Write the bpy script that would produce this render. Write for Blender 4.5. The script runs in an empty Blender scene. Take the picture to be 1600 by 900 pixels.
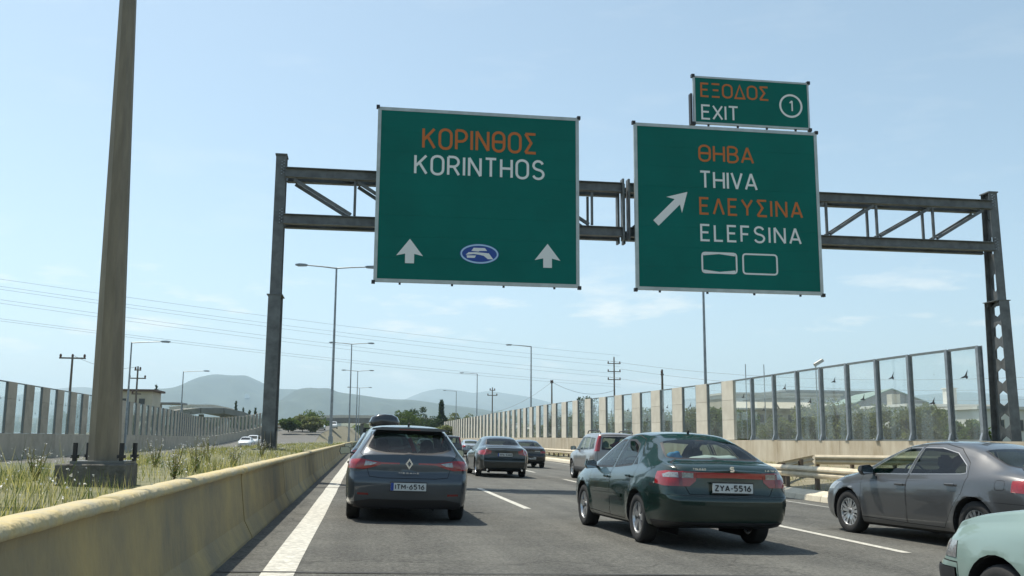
import bpy, bmesh, math, random
import numpy as np
from mathutils import Vector, Matrix
random.seed(7); RNG = np.random.default_rng(7)
R = math.radians
SC = bpy.context.scene
COL = SC.collection

# ------------------------------------------------------------------ camera
cam_d = bpy.data.cameras.new('camera'); cam = bpy.data.objects.new('camera', cam_d); COL.objects.link(cam)
PSI, TH, RHO = R(8.632), R(8.994), R(.35)
Fv = Vector((math.sin(PSI)*math.cos(TH), math.cos(PSI)*math.cos(TH), math.sin(TH)))
R0 = Vector((math.cos(PSI), -math.sin(PSI), 0)); U0 = R0.cross(Fv)
Rv = R0*math.cos(RHO)+U0*math.sin(RHO); Uv = Rv.cross(Fv)
cam.matrix_world = Matrix(((Rv.x, Uv.x, -Fv.x, 0), (Rv.y, Uv.y, -Fv.y, 0), (Rv.z, Uv.z, -Fv.z, 1.2), (0, 0, 0, 1)))
cam_d.sensor_width = 36; cam_d.lens = 36*1500/1600; cam_d.clip_start = .05; cam_d.clip_end = 60000
SC.camera = cam
SC.render.resolution_x, SC.render.resolution_y = 1024, 576

# ------------------------------------------------------------------ light
SUN = Vector((-.33, .34, 1)).normalized()
elev = math.asin(SUN.z); azi = math.atan2(SUN.x, SUN.y)
W = bpy.data.worlds.new('World'); SC.world = W; W.use_nodes = True
nt = W.node_tree; nt.nodes.clear()
def wn(t, **k):
    n = nt.nodes.new(t)
    for a, b in k.items(): setattr(n, a, b)
    return n
out = wn('ShaderNodeOutputWorld'); bg = wn('ShaderNodeBackground'); bg.inputs[1].default_value = .13
sky = wn('ShaderNodeTexSky', sky_type='NISHITA'); sky.sun_disc = False
sky.sun_elevation = elev; sky.sun_rotation = azi; sky.air_density = 1.0; sky.dust_density = 1.3; sky.ozone_density = 2.2; sky.altitude = 60
tc = wn('ShaderNodeTexCoord'); mp = wn('ShaderNodeMapping'); mp.inputs['Scale'].default_value = (1, 1, 4.2)
nz = wn('ShaderNodeTexNoise'); nz.inputs['Scale'].default_value = 9; nz.inputs['Detail'].default_value = 7; nz.inputs['Roughness'].default_value = .58
nt.links.new(tc.outputs['Generated'], mp.inputs[0]); nt.links.new(mp.outputs[0], nz.inputs[0])
cr = wn('ShaderNodeValToRGB'); cr.color_ramp.elements[0].position = .55; cr.color_ramp.elements[1].position = .70
nt.links.new(nz.outputs[0], cr.inputs[0])
sx = wn('ShaderNodeSeparateXYZ'); nt.links.new(tc.outputs['Generated'], sx.inputs[0])
b1 = wn('ShaderNodeValToRGB'); e = b1.color_ramp.elements
e[0].position = .03; e[0].color = (0, 0, 0, 1); e[1].position = .07; e[1].color = (1, 1, 1, 1)
for p_, c_ in ((.13, 1.), (.19, .10), (.6, .05)):
    q = e.new(p_); q.color = (c_, c_, c_, 1)
nt.links.new(sx.outputs[2], b1.inputs[0])
mm = wn('ShaderNodeMath', operation='MULTIPLY'); nt.links.new(cr.outputs[0], mm.inputs[0]); nt.links.new(b1.outputs[0], mm.inputs[1])
m2 = wn('ShaderNodeMath', operation='MULTIPLY'); m2.inputs[1].default_value = .75; nt.links.new(mm.outputs[0], m2.inputs[0])
mx = wn('ShaderNodeMix', data_type='RGBA'); mx.inputs['B'].default_value = (7.0, 7.0, 6.6, 1)
hsv = wn('ShaderNodeHueSaturation'); hsv.inputs['Saturation'].default_value = .82; hsv.inputs['Hue'].default_value = .480; nt.links.new(sky.outputs[0], hsv.inputs['Color'])
nt.links.new(m2.outputs[0], mx.inputs['Factor']); nt.links.new(hsv.outputs[0], mx.inputs['A'])
nt.links.new(mx.outputs['Result'], bg.inputs[0]); nt.links.new(bg.outputs[0], out.inputs[0])
sd = bpy.data.lights.new('sun', 'SUN'); sd.energy = 4.5; sd.angle = R(.53); sd.color = (1, .94, .82)
so = bpy.data.objects.new('sun', sd); COL.objects.link(so)
so.rotation_euler = (-SUN).to_track_quat('-Z', 'Y').to_euler()
SC.view_settings.view_transform = 'Standard'; SC.view_settings.look = 'None'; SC.view_settings.exposure = .34; SC.view_settings.gamma = 1
SC.render.engine = 'CYCLES'
cy = SC.cycles; cy.max_bounces = 8; cy.transparent_max_bounces = 24; cy.volume_bounces = 1; cy.caustics_reflective = False; cy.caustics_refractive = False
cy.use_denoising = True; cy.sample_clamp_indirect = 6

# ------------------------------------------------------------------ materials
MATS = {}
def mat(name, col, rough=.7, metal=0, noise=0, nscale=8, bump=0, bscale=30, coat=0, col2=None, spec=.5, det=6, stretch=None, emit=0, vary=0):
    if name in MATS: return MATS[name]
    m = bpy.data.materials.new(name); m.use_nodes = True; MATS[name] = m
    t = m.node_tree; b = t.nodes['Principled BSDF']
    b.inputs['Roughness'].default_value = rough; b.inputs['Metallic'].default_value = metal
    b.inputs['Coat Weight'].default_value = coat; b.inputs['Coat Roughness'].default_value = .04
    b.inputs['Specular IOR Level'].default_value = spec
    c4 = (*col, 1); b.inputs['Base Color'].default_value = c4
    co = t.nodes.new('ShaderNodeTexCoord').outputs['Object']
    if stretch:
        mpp = t.nodes.new('ShaderNodeMapping'); mpp.inputs['Scale'].default_value = stretch
        t.links.new(co, mpp.inputs[0]); co = mpp.outputs[0]
    last = None
    if noise or col2:
        n = t.nodes.new('ShaderNodeTexNoise'); n.inputs['Scale'].default_value = nscale; n.inputs['Detail'].default_value = det; n.inputs['Roughness'].default_value = .65
        t.links.new(co, n.inputs[0])
        r = t.nodes.new('ShaderNodeValToRGB'); r.color_ramp.elements[0].position = .33; r.color_ramp.elements[1].position = .68
        d = col2 if col2 else tuple(max(0, c*(1-noise)) for c in col)
        u = col if col2 else tuple(c*(1+noise*.6) for c in col)
        r.color_ramp.elements[0].color = (*d, 1); r.color_ramp.elements[1].color = (*u, 1)
        t.links.new(n.outputs[0], r.inputs[0]); last = r.outputs[0]
    if vary:
        oi = t.nodes.new('ShaderNodeObjectInfo'); hs = t.nodes.new('ShaderNodeHueSaturation')
        ma = t.nodes.new('ShaderNodeMath'); ma.operation = 'MULTIPLY_ADD'; ma.inputs[1].default_value = vary; ma.inputs[2].default_value = 1-vary/2
        t.links.new(oi.outputs['Random'], ma.inputs[0]); t.links.new(ma.outputs[0], hs.inputs['Value'])
        if last: t.links.new(last, hs.inputs['Color'])
        else: hs.inputs['Color'].default_value = c4
        last = hs.outputs[0]
    if last: t.links.new(last, b.inputs['Base Color'])
    if bump:
        n2 = t.nodes.new('ShaderNodeTexNoise'); n2.inputs['Scale'].default_value = bscale; n2.inputs['Detail'].default_value = 5
        t.links.new(co, n2.inputs[0])
        bu = t.nodes.new('ShaderNodeBump'); bu.inputs['Strength'].default_value = bump; bu.inputs['Distance'].default_value = .02
        t.links.new(n2.outputs[0], bu.inputs['Height']); t.links.new(bu.outputs[0], b.inputs['Normal'])
    if emit:
        b.inputs['Emission Color'].default_value = c4; b.inputs['Emission Strength'].default_value = emit
    return m
def glassmat(name, tint, refl=.05, rcol=(1, 1, 1), rough=.02, haze=0, hcol=(.6, .62, .6)):
    m = bpy.data.materials.new(name); m.use_nodes = True; MATS[name] = m
    t = m.node_tree; t.nodes.clear()
    o = t.nodes.new('ShaderNodeOutputMaterial'); tr = t.nodes.new('ShaderNodeBsdfTransparent'); tr.inputs[0].default_value = (*tint, 1)
    gl = t.nodes.new('ShaderNodeBsdfGlossy'); gl.inputs['Roughness'].default_value = rough; gl.inputs[0].default_value = (*rcol, 1)
    lw = t.nodes.new('ShaderNodeLayerWeight'); lw.inputs[0].default_value = .5
    pw = t.nodes.new('ShaderNodeMath'); pw.operation = 'POWER'; pw.inputs[1].default_value = 5; t.links.new(lw.outputs['Facing'], pw.inputs[0])
    ma = t.nodes.new('ShaderNodeMath'); ma.operation = 'MULTIPLY_ADD'; ma.inputs[1].default_value = .55; ma.inputs[2].default_value = refl; ma.use_clamp = True
    t.links.new(pw.outputs[0], ma.inputs[0])
    mxs = t.nodes.new('ShaderNodeMixShader'); t.links.new(ma.outputs[0], mxs.inputs[0]); src = tr.outputs[0]
    if haze:
        df = t.nodes.new('ShaderNodeBsdfDiffuse'); df.inputs[0].default_value = (*hcol, 1)
        n = t.nodes.new('ShaderNodeTexNoise'); n.inputs['Scale'].default_value = 1.3; n.inputs['Detail'].default_value = 6
        t.links.new(t.nodes.new('ShaderNodeTexCoord').outputs['Object'], n.inputs[0])
        mh = t.nodes.new('ShaderNodeMath'); mh.operation = 'MULTIPLY'; mh.inputs[1].default_value = haze*2; t.links.new(n.outputs[0], mh.inputs[0])
        m3 = t.nodes.new('ShaderNodeMixShader'); t.links.new(mh.outputs[0], m3.inputs[0]); t.links.new(tr.outputs[0], m3.inputs[1]); t.links.new(df.outputs[0], m3.inputs[2]); src = m3.outputs[0]
    t.links.new(src, mxs.inputs[1]); t.links.new(gl.outputs[0], mxs.inputs[2]); t.links.new(mxs.outputs[0], o.inputs[0])
    return m
M_gal = mat('galvanised steel', (.30, .33, .35), .5, .55, .25, 5, vary=.1)
M_gan = mat('weathered gantry steel', (.15, .158, .158), .55, .3, .35, 3.2, .1, 12)
M_pole = mat('dusty lamp pole steel', (.235, .20, .145), .62, .2, .25, 4, stretch=(3, 3, .4))
M_conc = mat('pale noise wall concrete', (.68, .64, .54), .9, 0, 0, 1.3, .35, 20, col2=(.56, .52, .43), vary=.12)
M_base = mat('stained wall base concrete', (.60, .54, .43), .92, 0, 0, 1.6, .4, 14, col2=(.40, .33, .23), stretch=(1, 1, .28), vary=.14, det=9)
M_concL = mat('beige brown wall concrete', (.44, .385, .30), .92, 0, .2, 1.1, .3, 18, vary=.15)  # left wall concrete, its own beige-brown colour
M_frame = mat('grey green noise wall frame', (.19, .215, .215), .55, .4, .2, 6)
M_ngl = glassmat('noise wall glass', (.93, .955, .95), .045, haze=.055, hcol=(.75, .8, .8))
M_blk = mat('black plastic', (.018, .018, .02), .5)
M_dark = mat('dark underside', (.012, .012, .013), .9)
M_rub = mat('tyre rubber', (.022, .022, .022), .85, 0, .3, 30)
M_rim = mat('alloy rim', (.62, .63, .64), .28, .85)
M_rimd = mat('dull steel wheel', (.16, .165, .17), .45, .7)
M_seat = mat('grey seat fabric', (.10, .105, .10), .95, 0, .2, 20)
M_lin = mat('cabin lining', (.13, .13, .12), .9)
M_chr = mat('chrome', (.75, .76, .78), .15, 1)
M_white = mat('white reflective lettering', (.78, .79, .77), .6)
M_orng = mat('orange reflective lettering', (.54, .145, .022), .6)
M_green = mat('green sign sheet', (.0008, .150, .122), .6, 0, 0, .5, col2=(.0008, .125, .100), spec=.15)
M_blue = mat('blue emblem print', (.01, .06, .30), .5)
M_pale = mat('pale blue emblem ring', (.42, .62, .80), .5)
M_alu = mat('aluminium sign rim', (.46, .49, .47), .45, .5, .15, 3)
M_red = mat('red lamp lens', (.30, .007, .010), .12, 0, .2, 30, coat=1)
M_redb = mat('bright red lamp strip', (.36, .009, .014), .15, 0, coat=1)
M_redd = mat('dark red lamp lens', (.16, .006, .01), .15, 0, coat=1)
M_clr = mat('clear lamp lens', (.33, .33, .33), .08, .3, .4, 40, coat=1)
M_amb = mat('amber lens', (.75, .16, .02), .2, coat=1)
M_plw = mat('number plate white', (.62, .64, .62), .5)
M_plb = mat('number plate blue', (.02, .06, .30), .5)
M_gls = glassmat('car glass', (.38, .45, .41), .05)
M_glc = glassmat('clear car glass', (.62, .70, .66), .05)
M_gld = glassmat('dark car glass', (.13, .16, .155), .05)
def paint(name, c, metal=.35, rough=.32):
    return mat(name, c, rough, metal, 0, coat=.9, spec=.5)

# ------------------------------------------------------------------ helpers
def tag(o, label=None, cat=None, group=None, kind=None):
    for k, v in (('label', label), ('category', cat), ('group', group), ('kind', kind)):
        if v: o[k] = v
    return o
def link(name, me, parent=None, mats=None):
    o = bpy.data.objects.new(name, me); COL.objects.link(o)
    if parent: o.parent = parent
    if mats:
        for m in (mats if isinstance(mats, (list, tuple)) else [mats]):
            if o.data.materials.find(m.name) < 0: o.data.materials.append(m)
    return o
def empty(name, loc=(0, 0, 0), rz=0, **k):
    o = bpy.data.objects.new(name, None); COL.objects.link(o); o.location = loc; o.rotation_euler = (0, 0, rz)
    o.empty_display_size = .2
    return tag(o, **k)
def finish(bm, name, m=None, parent=None, smooth=False, merge=0):
    if merge: bmesh.ops.remove_doubles(bm, verts=bm.verts[:], dist=merge)
    me = bpy.data.meshes.new(name); bm.to_mesh(me); bm.free()
    if smooth: me.shade_smooth()
    return link(name, me, parent, m)
def box(bm, x0, x1, y0, y1, z0, z1, mi=0):
    v = [bm.verts.new((x, y, z)) for x in (x0, x1) for y in (y0, y1) for z in (z0, z1)]
    for f in ((0, 1, 3, 2), (4, 6, 7, 5), (0, 4, 5, 1), (2, 3, 7, 6), (0, 2, 6, 4), (1, 5, 7, 3)):
        bm.faces.new([v[i] for i in f]).material_index = mi
    return v
def frustum(bm, c0, r0, c1, r1, n=8, rot=0, caps=True, sx=1, mi=0):
    a = Vector(c0); b = Vector(c1); d = (b-a).normalized()
    u = d.orthogonal().normalized() if abs(d.z) < .999 else Vector((1, 0, 0)); w = d.cross(u)
    A = []; B = []
    for i in range(n):
        t = rot+2*math.pi*i/n; k = u*math.cos(t)*sx+w*math.sin(t)
        A.append(bm.verts.new(a+k*r0)); B.append(bm.verts.new(b+k*r1))
    for i in range(n):
        bm.faces.new((A[i], A[(i+1) % n], B[(i+1) % n], B[i])).material_index = mi
    if caps:
        bm.faces.new(A[::-1]).material_index = mi; bm.faces.new(B).material_index = mi
def beam(bm, a, b, w, h, up=(0, 0, 1), mi=0):
    a = Vector(a); b = Vector(b); d = (b-a).normalized(); s = d.cross(Vector(up))
    s = s.normalized() if s.length > 1e-5 else Vector((1, 0, 0)); u = s.cross(d)
    vs = [bm.verts.new(p+s*i*w/2+u*j*h/2) for p in (a, b) for i, j in ((-1, -1), (1, -1), (1, 1), (-1, 1))]
    for f in ((3, 2, 1, 0), (4, 5, 6, 7), (0, 1, 5, 4), (1, 2, 6, 5), (2, 3, 7, 6), (3, 0, 4, 7)):
        bm.faces.new([vs[i] for i in f]).material_index = mi
def prism(bm, pts, axis, a, b, mi=0):
    # extrude 2-D outline along an axis; axis 'y': pts are (x,z)
    def P(p, t): return {'y': (p[0], t, p[1]), 'x': (t, p[0], p[1]), 'z': (p[0], p[1], t)}[axis]
    A = [bm.verts.new(P(p, a)) for p in pts]; B = [bm.verts.new(P(p, b)) for p in pts]; n = len(pts)
    for i in range(n): bm.faces.new((A[i], A[(i+1) % n], B[(i+1) % n], B[i])).material_index = mi
    bm.faces.new(A[::-1]).material_index = mi; bm.faces.new(B).material_index = mi
def sheet(name, rows, m, parent=None, **k):
    # rows: list of rows of 3-D points
    bm = bmesh.new(); g = [[bm.verts.new(p) for p in r] for r in rows]
    for i in range(len(g)-1):
        for j in range(len(g[0])-1): bm.faces.new((g[i][j], g[i][j+1], g[i+1][j+1], g[i+1][j]))
    bmesh.ops.recalc_face_normals(bm, faces=bm.faces[:])
    if sum(f.normal.z for f in bm.faces) < 0: bmesh.ops.reverse_faces(bm, faces=bm.faces[:])
    return tag(finish(bm, name, m, parent), **k)
def pchip(xs, ys):
    xs = np.array(xs, float); ys = np.array(ys, float); h = np.diff(xs); d = np.diff(ys)/h; n = len(xs); m = np.zeros(n)
    for i in range(1, n-1):
        if d[i-1]*d[i] > 0:
            w1 = 2*h[i]+h[i-1]; w2 = h[i]+2*h[i-1]; m[i] = (w1+w2)/(w1/d[i-1]+w2/d[i])
    m[0] = d[0]; m[-1] = d[-1]
    def f(x):
        x = min(max(x, xs[0]), xs[-1]); i = min(int(np.searchsorted(xs, x, 'right'))-1, n-2); i = max(i, 0)
        t = (x-xs[i])/h[i]
        return float((2*t**3-3*t**2+1)*ys[i]+(t**3-2*t**2+t)*h[i]*m[i]+(-2*t**3+3*t**2)*ys[i+1]+(t**3-t**2)*h[i]*m[i+1])
    return f
def crv(tab): return pchip([a for a, b in tab], [b for a, b in tab])
def inpoly(p, poly):
    x, y = p; c = False; n = len(poly); j = n-1
    for i in range(n):
        xi, yi = poly[i]; xj, yj = poly[j]
        if (yi > y) != (yj > y) and x < (xj-xi)*(y-yi)/(yj-yi)+xi: c = not c
        j = i
    return c
def area(p): return sum(p[i][0]*p[(i+1) % len(p)][1]-p[(i+1) % len(p)][0]*p[i][1] for i in range(len(p)))/2
def offs(poly, d):
    # inset (d>0) a simple polygon
    if area(poly) < 0: poly = poly[::-1]
    n = len(poly); o = []
    for i in range(n):
        a = Vector(poly[i-1]); b = Vector(poly[i]); c = Vector(poly[(i+1) % n])
        e1 = (b-a).normalized(); e2 = (c-b).normalized(); n1 = Vector((-e1.y, e1.x)); n2 = Vector((-e2.y, e2.x))
        k = 1+n1.dot(n2); v = (n1+n2)/max(k, .35); o.append(tuple(b+v*d))
    return o
def rnd(poly, r, seg=2):
    n = len(poly); o = []
    for i in range(n):
        a = Vector(poly[i-1]); b = Vector(poly[i]); c = Vector(poly[(i+1) % n])
        rr = min(r, (a-b).length*.45, (c-b).length*.45)
        p = b+(a-b).normalized()*rr; q = b+(c-b).normalized()*rr
        for k in range(seg+1):
            t = k/seg; o.append(tuple(p*(1-t)**2+b*2*t*(1-t)+q*t*t))
    return o

# ------------------------------------------------------------------ stroke lettering
def arc(cx, cy, rx, ry, a0, a1, n=8):
    return [(cx+rx*math.cos(R(a0+(a1-a0)*i/n)), cy+ry*math.sin(R(a0+(a1-a0)*i/n))) for i in range(n+1)]
def stad(w, r=.27):
    return (arc(w-r, 1-r, r, r, 0, 90, 4)+arc(r, 1-r, r, r, 90, 180, 4)+arc(r, r, r, r, 180, 270, 4)+arc(w-r, r, r, r, 270, 360, 4))
def bowl(y0, y1, w, r=None):
    r = (y1-y0)/2
    return [(0, y1), (w-r, y1)]+arc(w-r, (y0+y1)/2, r, r, 90, -90, 8)[1:]+[(0, y0)]
S_ = arc(.28, .74, .25, .26, 20, 180, 6)[0:]+arc(.28, .74, .25, .22, 190, 250, 2)+arc(.28, .26, .27, .24, 70, 0, 3)+arc(.28, .26, .27, .26, -20, -160, 6)
GL = {
 'K': (.56, [[(0, 0), (0, 1)], [(.54, 1), (.03, .42)], [(.2, .6), (.56, 0)]]), 'O': (.58, [('c', stad(.58))]),
 'P': (.52, [[(0, 0), (0, 1)], bowl(.42, 1, .52)]), 'R': (.54, [[(0, 0), (0, 1)], bowl(.46, 1, .52), [(.28, .46), (.54, 0)]]),
 'I': (0, [[(0, 0), (0, 1)]]), 'N': (.58, [[(0, 0), (0, 1), (.58, 0), (.58, 1)]]),
 'Q': (.56, [('c', stad(.56)), [(0, .5), (.56, .5)]]),      # theta
 'S': (.56, [S_]), '$': (.50, [[(.52, 1), (0, 1), (.30, .52), (0, 0), (.54, 0)]]),   # sigma
 'T': (.54, [[(0, 1), (.54, 1)], [(.27, 0), (.27, 1)]]), 'H': (.54, [[(0, 0), (0, 1)], [(.54, 0), (.54, 1)], [(0, .5), (.54, .5)]]),
 'E': (.46, [[(.46, 1), (0, 1), (0, 0), (.46, 0)], [(0, .52), (.40, .52)]]), 'X': (.54, [[(0, 0), (.54, 1)], [(0, 1), (.54, 0)]]),
 '#': (.50, [[(0, 1), (.5, 1)], [(.07, .52), (.43, .52)], [(0, 0), (.5, 0)]]),      # xi
 'D': (.60, [('c', [(0, 0), (.30, 1), (.60, 0)])]),                                 # delta
 'Ð': (.52, [[(0, 0), (0, 1), (.26, 1)]+arc(.24, .72, .28, .28, 90, 0, 4)+arc(.24, .28, .28, .28, 0, -90, 4)+[(0, 0)]]),
 'B': (.52, [[(0, 0), (0, 1)], bowl(.52, 1, .48), bowl(0, .52, .52)]), 'A': (.60, [[(0, 0), (.30, 1), (.60, 0)], [(.09, .28), (.51, .28)]]),
 'L': (.44, [[(0, 1), (0, 0), (.44, 0)]]), 'V': (.56, [[(0, 1), (.28, 0), (.56, 1)]]), '^': (.56, [[(0, 0), (.28, 1), (.56, 0)]]),  # lambda
 'Y': (.58, [[(0, 1), (.29, .48), (.58, 1)], [(.29, 0), (.29, .48)]]), 'F': (.44, [[(.44, 1), (0, 1), (0, 0)], [(0, .50), (.38, .50)]]),
 'M': (.66, [[(0, 0), (0, 1), (.33, .35), (.66, 1), (.66, 0)]]), 'Z': (.52, [[(0, 1), (.52, 1), (0, 0), (.54, 0)]]),
 '1': (.26, [[(0, .78), (.24, 1), (.24, 0)]]), '5': (.50, [[(.48, 1), (.06, 1), (.03, .55)]+arc(.24, .32, .26, .32, 120, -140, 8)]),
 '6': (.52, [[(.40, 1), (.06, .45)], ('c', arc(.26, .30, .26, .30, 0, 337, 11))]), '-': (.22, [[(0, .45), (.22, .45)]]),
 '0': (.50, [('c', stad(.50, .25))]), '2': (.5, [arc(.25, .74, .24, .26, 170, -20, 6)+[(0, 0), (.5, 0)]]), '3': (.5, [arc(.24, .75, .24, .25, 160, -80, 6)+arc(.24, .27, .26, .27, 80, -160, 7)]), '4': (.54, [[(.38, 0), (.38, 1), (0, .28), (.54, .28)]]), '7': (.5, [[(0, 1), (.5, 1), (.16, 0)]]), '9': (.52, [[(.12, 0), (.46, .55)], ('c', arc(.26, .70, .26, .30, 0, 337, 11))]),
 'G': (.58, [arc(.29, .72, .29, .28, 30, 180, 5)+arc(.29, .28, .29, .28, 180, 360, 8)+[(.58, .46), (.32, .46)]]),
 '8': (.5, [('c', arc(.25, .27, .25, .27, 0, 337, 11)), ('c', arc(.25, .77, .21, .23, 0, 337, 11))]), ' ': (.3, []), '.': (.05, [[(0, 0), (0, .12)]]),
}
def ribbon(bm, pts, t, closed, y, dep, mapf):
    q = [pts[0]]
    for p in pts[1:]:
        if (Vector(p)-Vector(q[-1])).length > 1e-3: q.append(p)
    if closed and (Vector(q[0])-Vector(q[-1])).length < 1e-3: q.pop()
    n = len(q); L = []; Rr = []
    for i in range(n):
        b = Vector(q[i]); a = Vector(q[i-1]) if (i or closed) else None; c = Vector(q[(i+1) % n]) if (i < n-1 or closed) else None
        if a is None: a = b-(c-b)
        if c is None: c = b+(b-a)
        e1 = (b-a).normalized(); e2 = (c-b).normalized(); n1 = Vector((-e1.y, e1.x)); n2 = Vector((-e2.y, e2.x))
        v = (n1+n2)/max(1+n1.dot(n2), .45)*t
        L.append(b+v); Rr.append(b-v)
    F = [(bm.verts.new(mapf(a, y-dep)), bm.verts.new(mapf(b, y-dep)), bm.verts.new(mapf(a, y)), bm.verts.new(mapf(b, y))) for a, b in zip(L, Rr)]
    m = n if closed else n-1
    for i in range(m):
        A = F[i]; B = F[(i+1) % n]
        for f in ((A[0], B[0], B[1], A[1]), (A[2], A[0], B[0], B[2]), (A[1], A[3], B[3], B[1])):
            try: bm.faces.new(f)
            except ValueError: pass
def lettering(name, text, x0, z0, w, h, yfront, m, parent, stroke=.14, gap=.24, slant=0, label=None):
    # front faces -Y; centre line box fits w x h
    tot = sum(GL[c][0] for c in text)+gap*(len(text)-1)
    t = stroke*h/2; hh = h-2*t; sx = (w-2*t)/tot
    bm = bmesh.new(); x = 0; k = 0
    for c in text:
        wd, st = GL[c]
        for s in st:
            closed = isinstance(s, tuple); pts = s[1] if closed else s
            pts = [((x+p[0])*sx+t, p[1]*hh+t) for p in pts]
            segs = [pts]
            if closed: segs = [pts]
            else:
                segs = []; cur = [pts[0]]
                for i in range(1, len(pts)-1):
                    cur.append(pts[i]); e1 = (Vector(pts[i])-Vector(pts[i-1])); e2 = (Vector(pts[i+1])-Vector(pts[i]))
                    if e1.length > 1e-4 and e2.length > 1e-4 and e1.normalized().dot(e2.normalized()) < -.12: segs.append(cur); cur = [pts[i]]
                cur.append(pts[-1]); segs.append(cur)
            for sg in segs:
                k += 1; ly = .0010*(k % 4)
                ribbon(bm, sg, t, closed, yfront, .004+ly, lambda v, y: (x0+v[0], y, z0+v[1]+slant*v[0]))
        x += wd+gap
    bmesh.ops.recalc_face_normals(bm, faces=bm.faces[:])
    o = finish(bm, name, m, parent)
    if label: o['label'] = label
    return o

# ================================================================== SETTING
M_asph = mat('worn asphalt', (.126, .124, .108), .9, 0, 0, .8, .7, 130, col2=(.082, .081, .072), det=11)
# asphalt gets fine aggregate speckle and lengthwise wheel tracks
t_ = M_asph.node_tree; b_ = t_.nodes['Principled BSDF']; lk = b_.inputs['Base Color'].links[0].from_socket
tc_ = t_.nodes.new('ShaderNodeTexCoord')
n_ = t_.nodes.new('ShaderNodeTexNoise'); n_.inputs['Scale'].default_value = 24; n_.inputs['Detail'].default_value = 4; n_.inputs['Roughness'].default_value = .8
t_.links.new(tc_.outputs['Object'], n_.inputs[0])
mp_ = t_.nodes.new('ShaderNodeMapping'); mp_.inputs['Scale'].default_value = (1.15, .03, 1); t_.links.new(tc_.outputs['Object'], mp_.inputs[0])
n2_ = t_.nodes.new('ShaderNodeTexNoise'); n2_.inputs['Scale'].default_value = 1.0; n2_.inputs['Detail'].default_value = 3; t_.links.new(mp_.outputs[0], n2_.inputs[0])
a1_ = t_.nodes.new('ShaderNodeMath'); a1_.operation = 'MULTIPLY_ADD'; a1_.inputs[1].default_value = 3.3; a1_.inputs[2].default_value = -1.42; t_.links.new(n_.outputs[0], a1_.inputs[0])
a2_ = t_.nodes.new('ShaderNodeMath'); a2_.operation = 'MULTIPLY_ADD'; a2_.inputs[1].default_value = 1.45; t_.links.new(n2_.outputs[0], a2_.inputs[0]); t_.links.new(a1_.outputs[0], a2_.inputs[2])
hs_ = t_.nodes.new('ShaderNodeHueSaturation'); t_.links.new(lk, hs_.inputs['Color']); t_.links.new(a2_.outputs[0], hs_.inputs['Value']); t_.links.new(hs_.outputs[0], b_.inputs['Base Color'])
vo_ = t_.nodes.new('ShaderNodeTexVoronoi'); vo_.feature = 'DISTANCE_TO_EDGE'; vo_.inputs['Scale'].default_value = .16
nw_ = t_.nodes.new('ShaderNodeTexNoise'); nw_.inputs['Scale'].default_value = 1.6; nw_.inputs['Detail'].default_value = 6; t_.links.new(tc_.outputs['Object'], nw_.inputs[0])
va_ = t_.nodes.new('ShaderNodeVectorMath'); va_.operation = 'MULTIPLY_ADD'; va_.inputs[1].default_value = (1.6, 1.6, 0); t_.links.new(nw_.outputs['Color'], va_.inputs[0]); t_.links.new(tc_.outputs['Object'], va_.inputs[2]); t_.links.new(va_.outputs[0], vo_.inputs[0])
cr_ = t_.nodes.new('ShaderNodeValToRGB'); cr_.color_ramp.elements[0].position = .0; cr_.color_ramp.elements[0].color = (.55, .55, .55, 1); cr_.color_ramp.elements[1].position = .006; cr_.color_ramp.elements[1].color = (1, 1, 1, 1); t_.links.new(vo_.outputs['Distance'], cr_.inputs[0])
mu_ = t_.nodes.new('ShaderNodeMix'); mu_.data_type = 'RGBA'; mu_.blend_type = 'MULTIPLY'; mu_.inputs['Factor'].default_value = 1
t_.links.new(hs_.outputs[0], mu_.inputs['A']); t_.links.new(cr_.outputs[0], mu_.inputs['B']); t_.links.new(mu_.outputs['Result'], b_.inputs['Base Color'])
M_paint = mat('worn road paint', (.68, .66, .58), .75, 0, 0, 16, .4, 90, col2=(.33, .32, .28), det=12)
M_faint = mat('faded road paint', (.34, .335, .30), .8, 0, .35, 9)
M_tar = mat('tar joint', (.022, .022, .022), .7)
M_soil = mat('dry median soil', (.21, .195, .11), .95, 0, 0, 3, .6, 20, col2=(.10, .11, .05))
M_verge = mat('dry verge soil', (.25, .22, .15), .95, 0, 0, 1.5, .6, 15, col2=(.15, .14, .085))
M_land = mat('scrubby land', (.16, .16, .10), .95, 0, 0, .02, col2=(.085, .10, .06), det=9)
M_kerb = mat('beige kerb concrete', (.60, .54, .42), .9, 0, .15, 3, .3, 30, vary=.12)  # pale beige is the kerb's own concrete colour
M_bar = mat('stained median barrier concrete', (.42, .315, .14), .9, 0, 0, .9, .5, 18, col2=(.20, .175, .12), det=9, stretch=(1, 1, .8))
M_cope = mat('yellowed barrier coping', (.56, .44, .20), .9, 0, 0, 4, .8, 25, col2=(.40, .37, .27), det=9)

bm = bmesh.new(); rg = [-9000, -2500, -600, -150, -60, -20, -4, -1.8, 15, 17, 60, 150, 600, 2500, 9000]; yg = [-300, -20, 60, 160, 400, 1000, 3000, 12000]
g = [[bm.verts.new((x, y, -.9 if -2 < x < 15.5 else -.06)) for x in rg] for y in yg]
for i in range(len(yg)-1):
    for j in range(len(rg)-1): bm.faces.new((g[i][j], g[i][j+1], g[i+1][j+1], g[i+1][j]))
tag(finish(bm, 'ground', M_land), kind='structure')
KX = crv([(-25, 11.2), (20, 11.25), (28, 11.4), (45, 12.4), (70, 13.9), (110, 14.3), (420, 14.4)])
RZ = lambda x: -.025*x
YS = list(range(-24, 60, 4))+list(range(60, 421, 12))
sheet('road', [[(-1.30, y, RZ(-1.3)), (3, y, RZ(3)), (6, y, RZ(6)), (KX(y), y, RZ(KX(y)))] for y in YS], M_asph, kind='structure')
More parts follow.
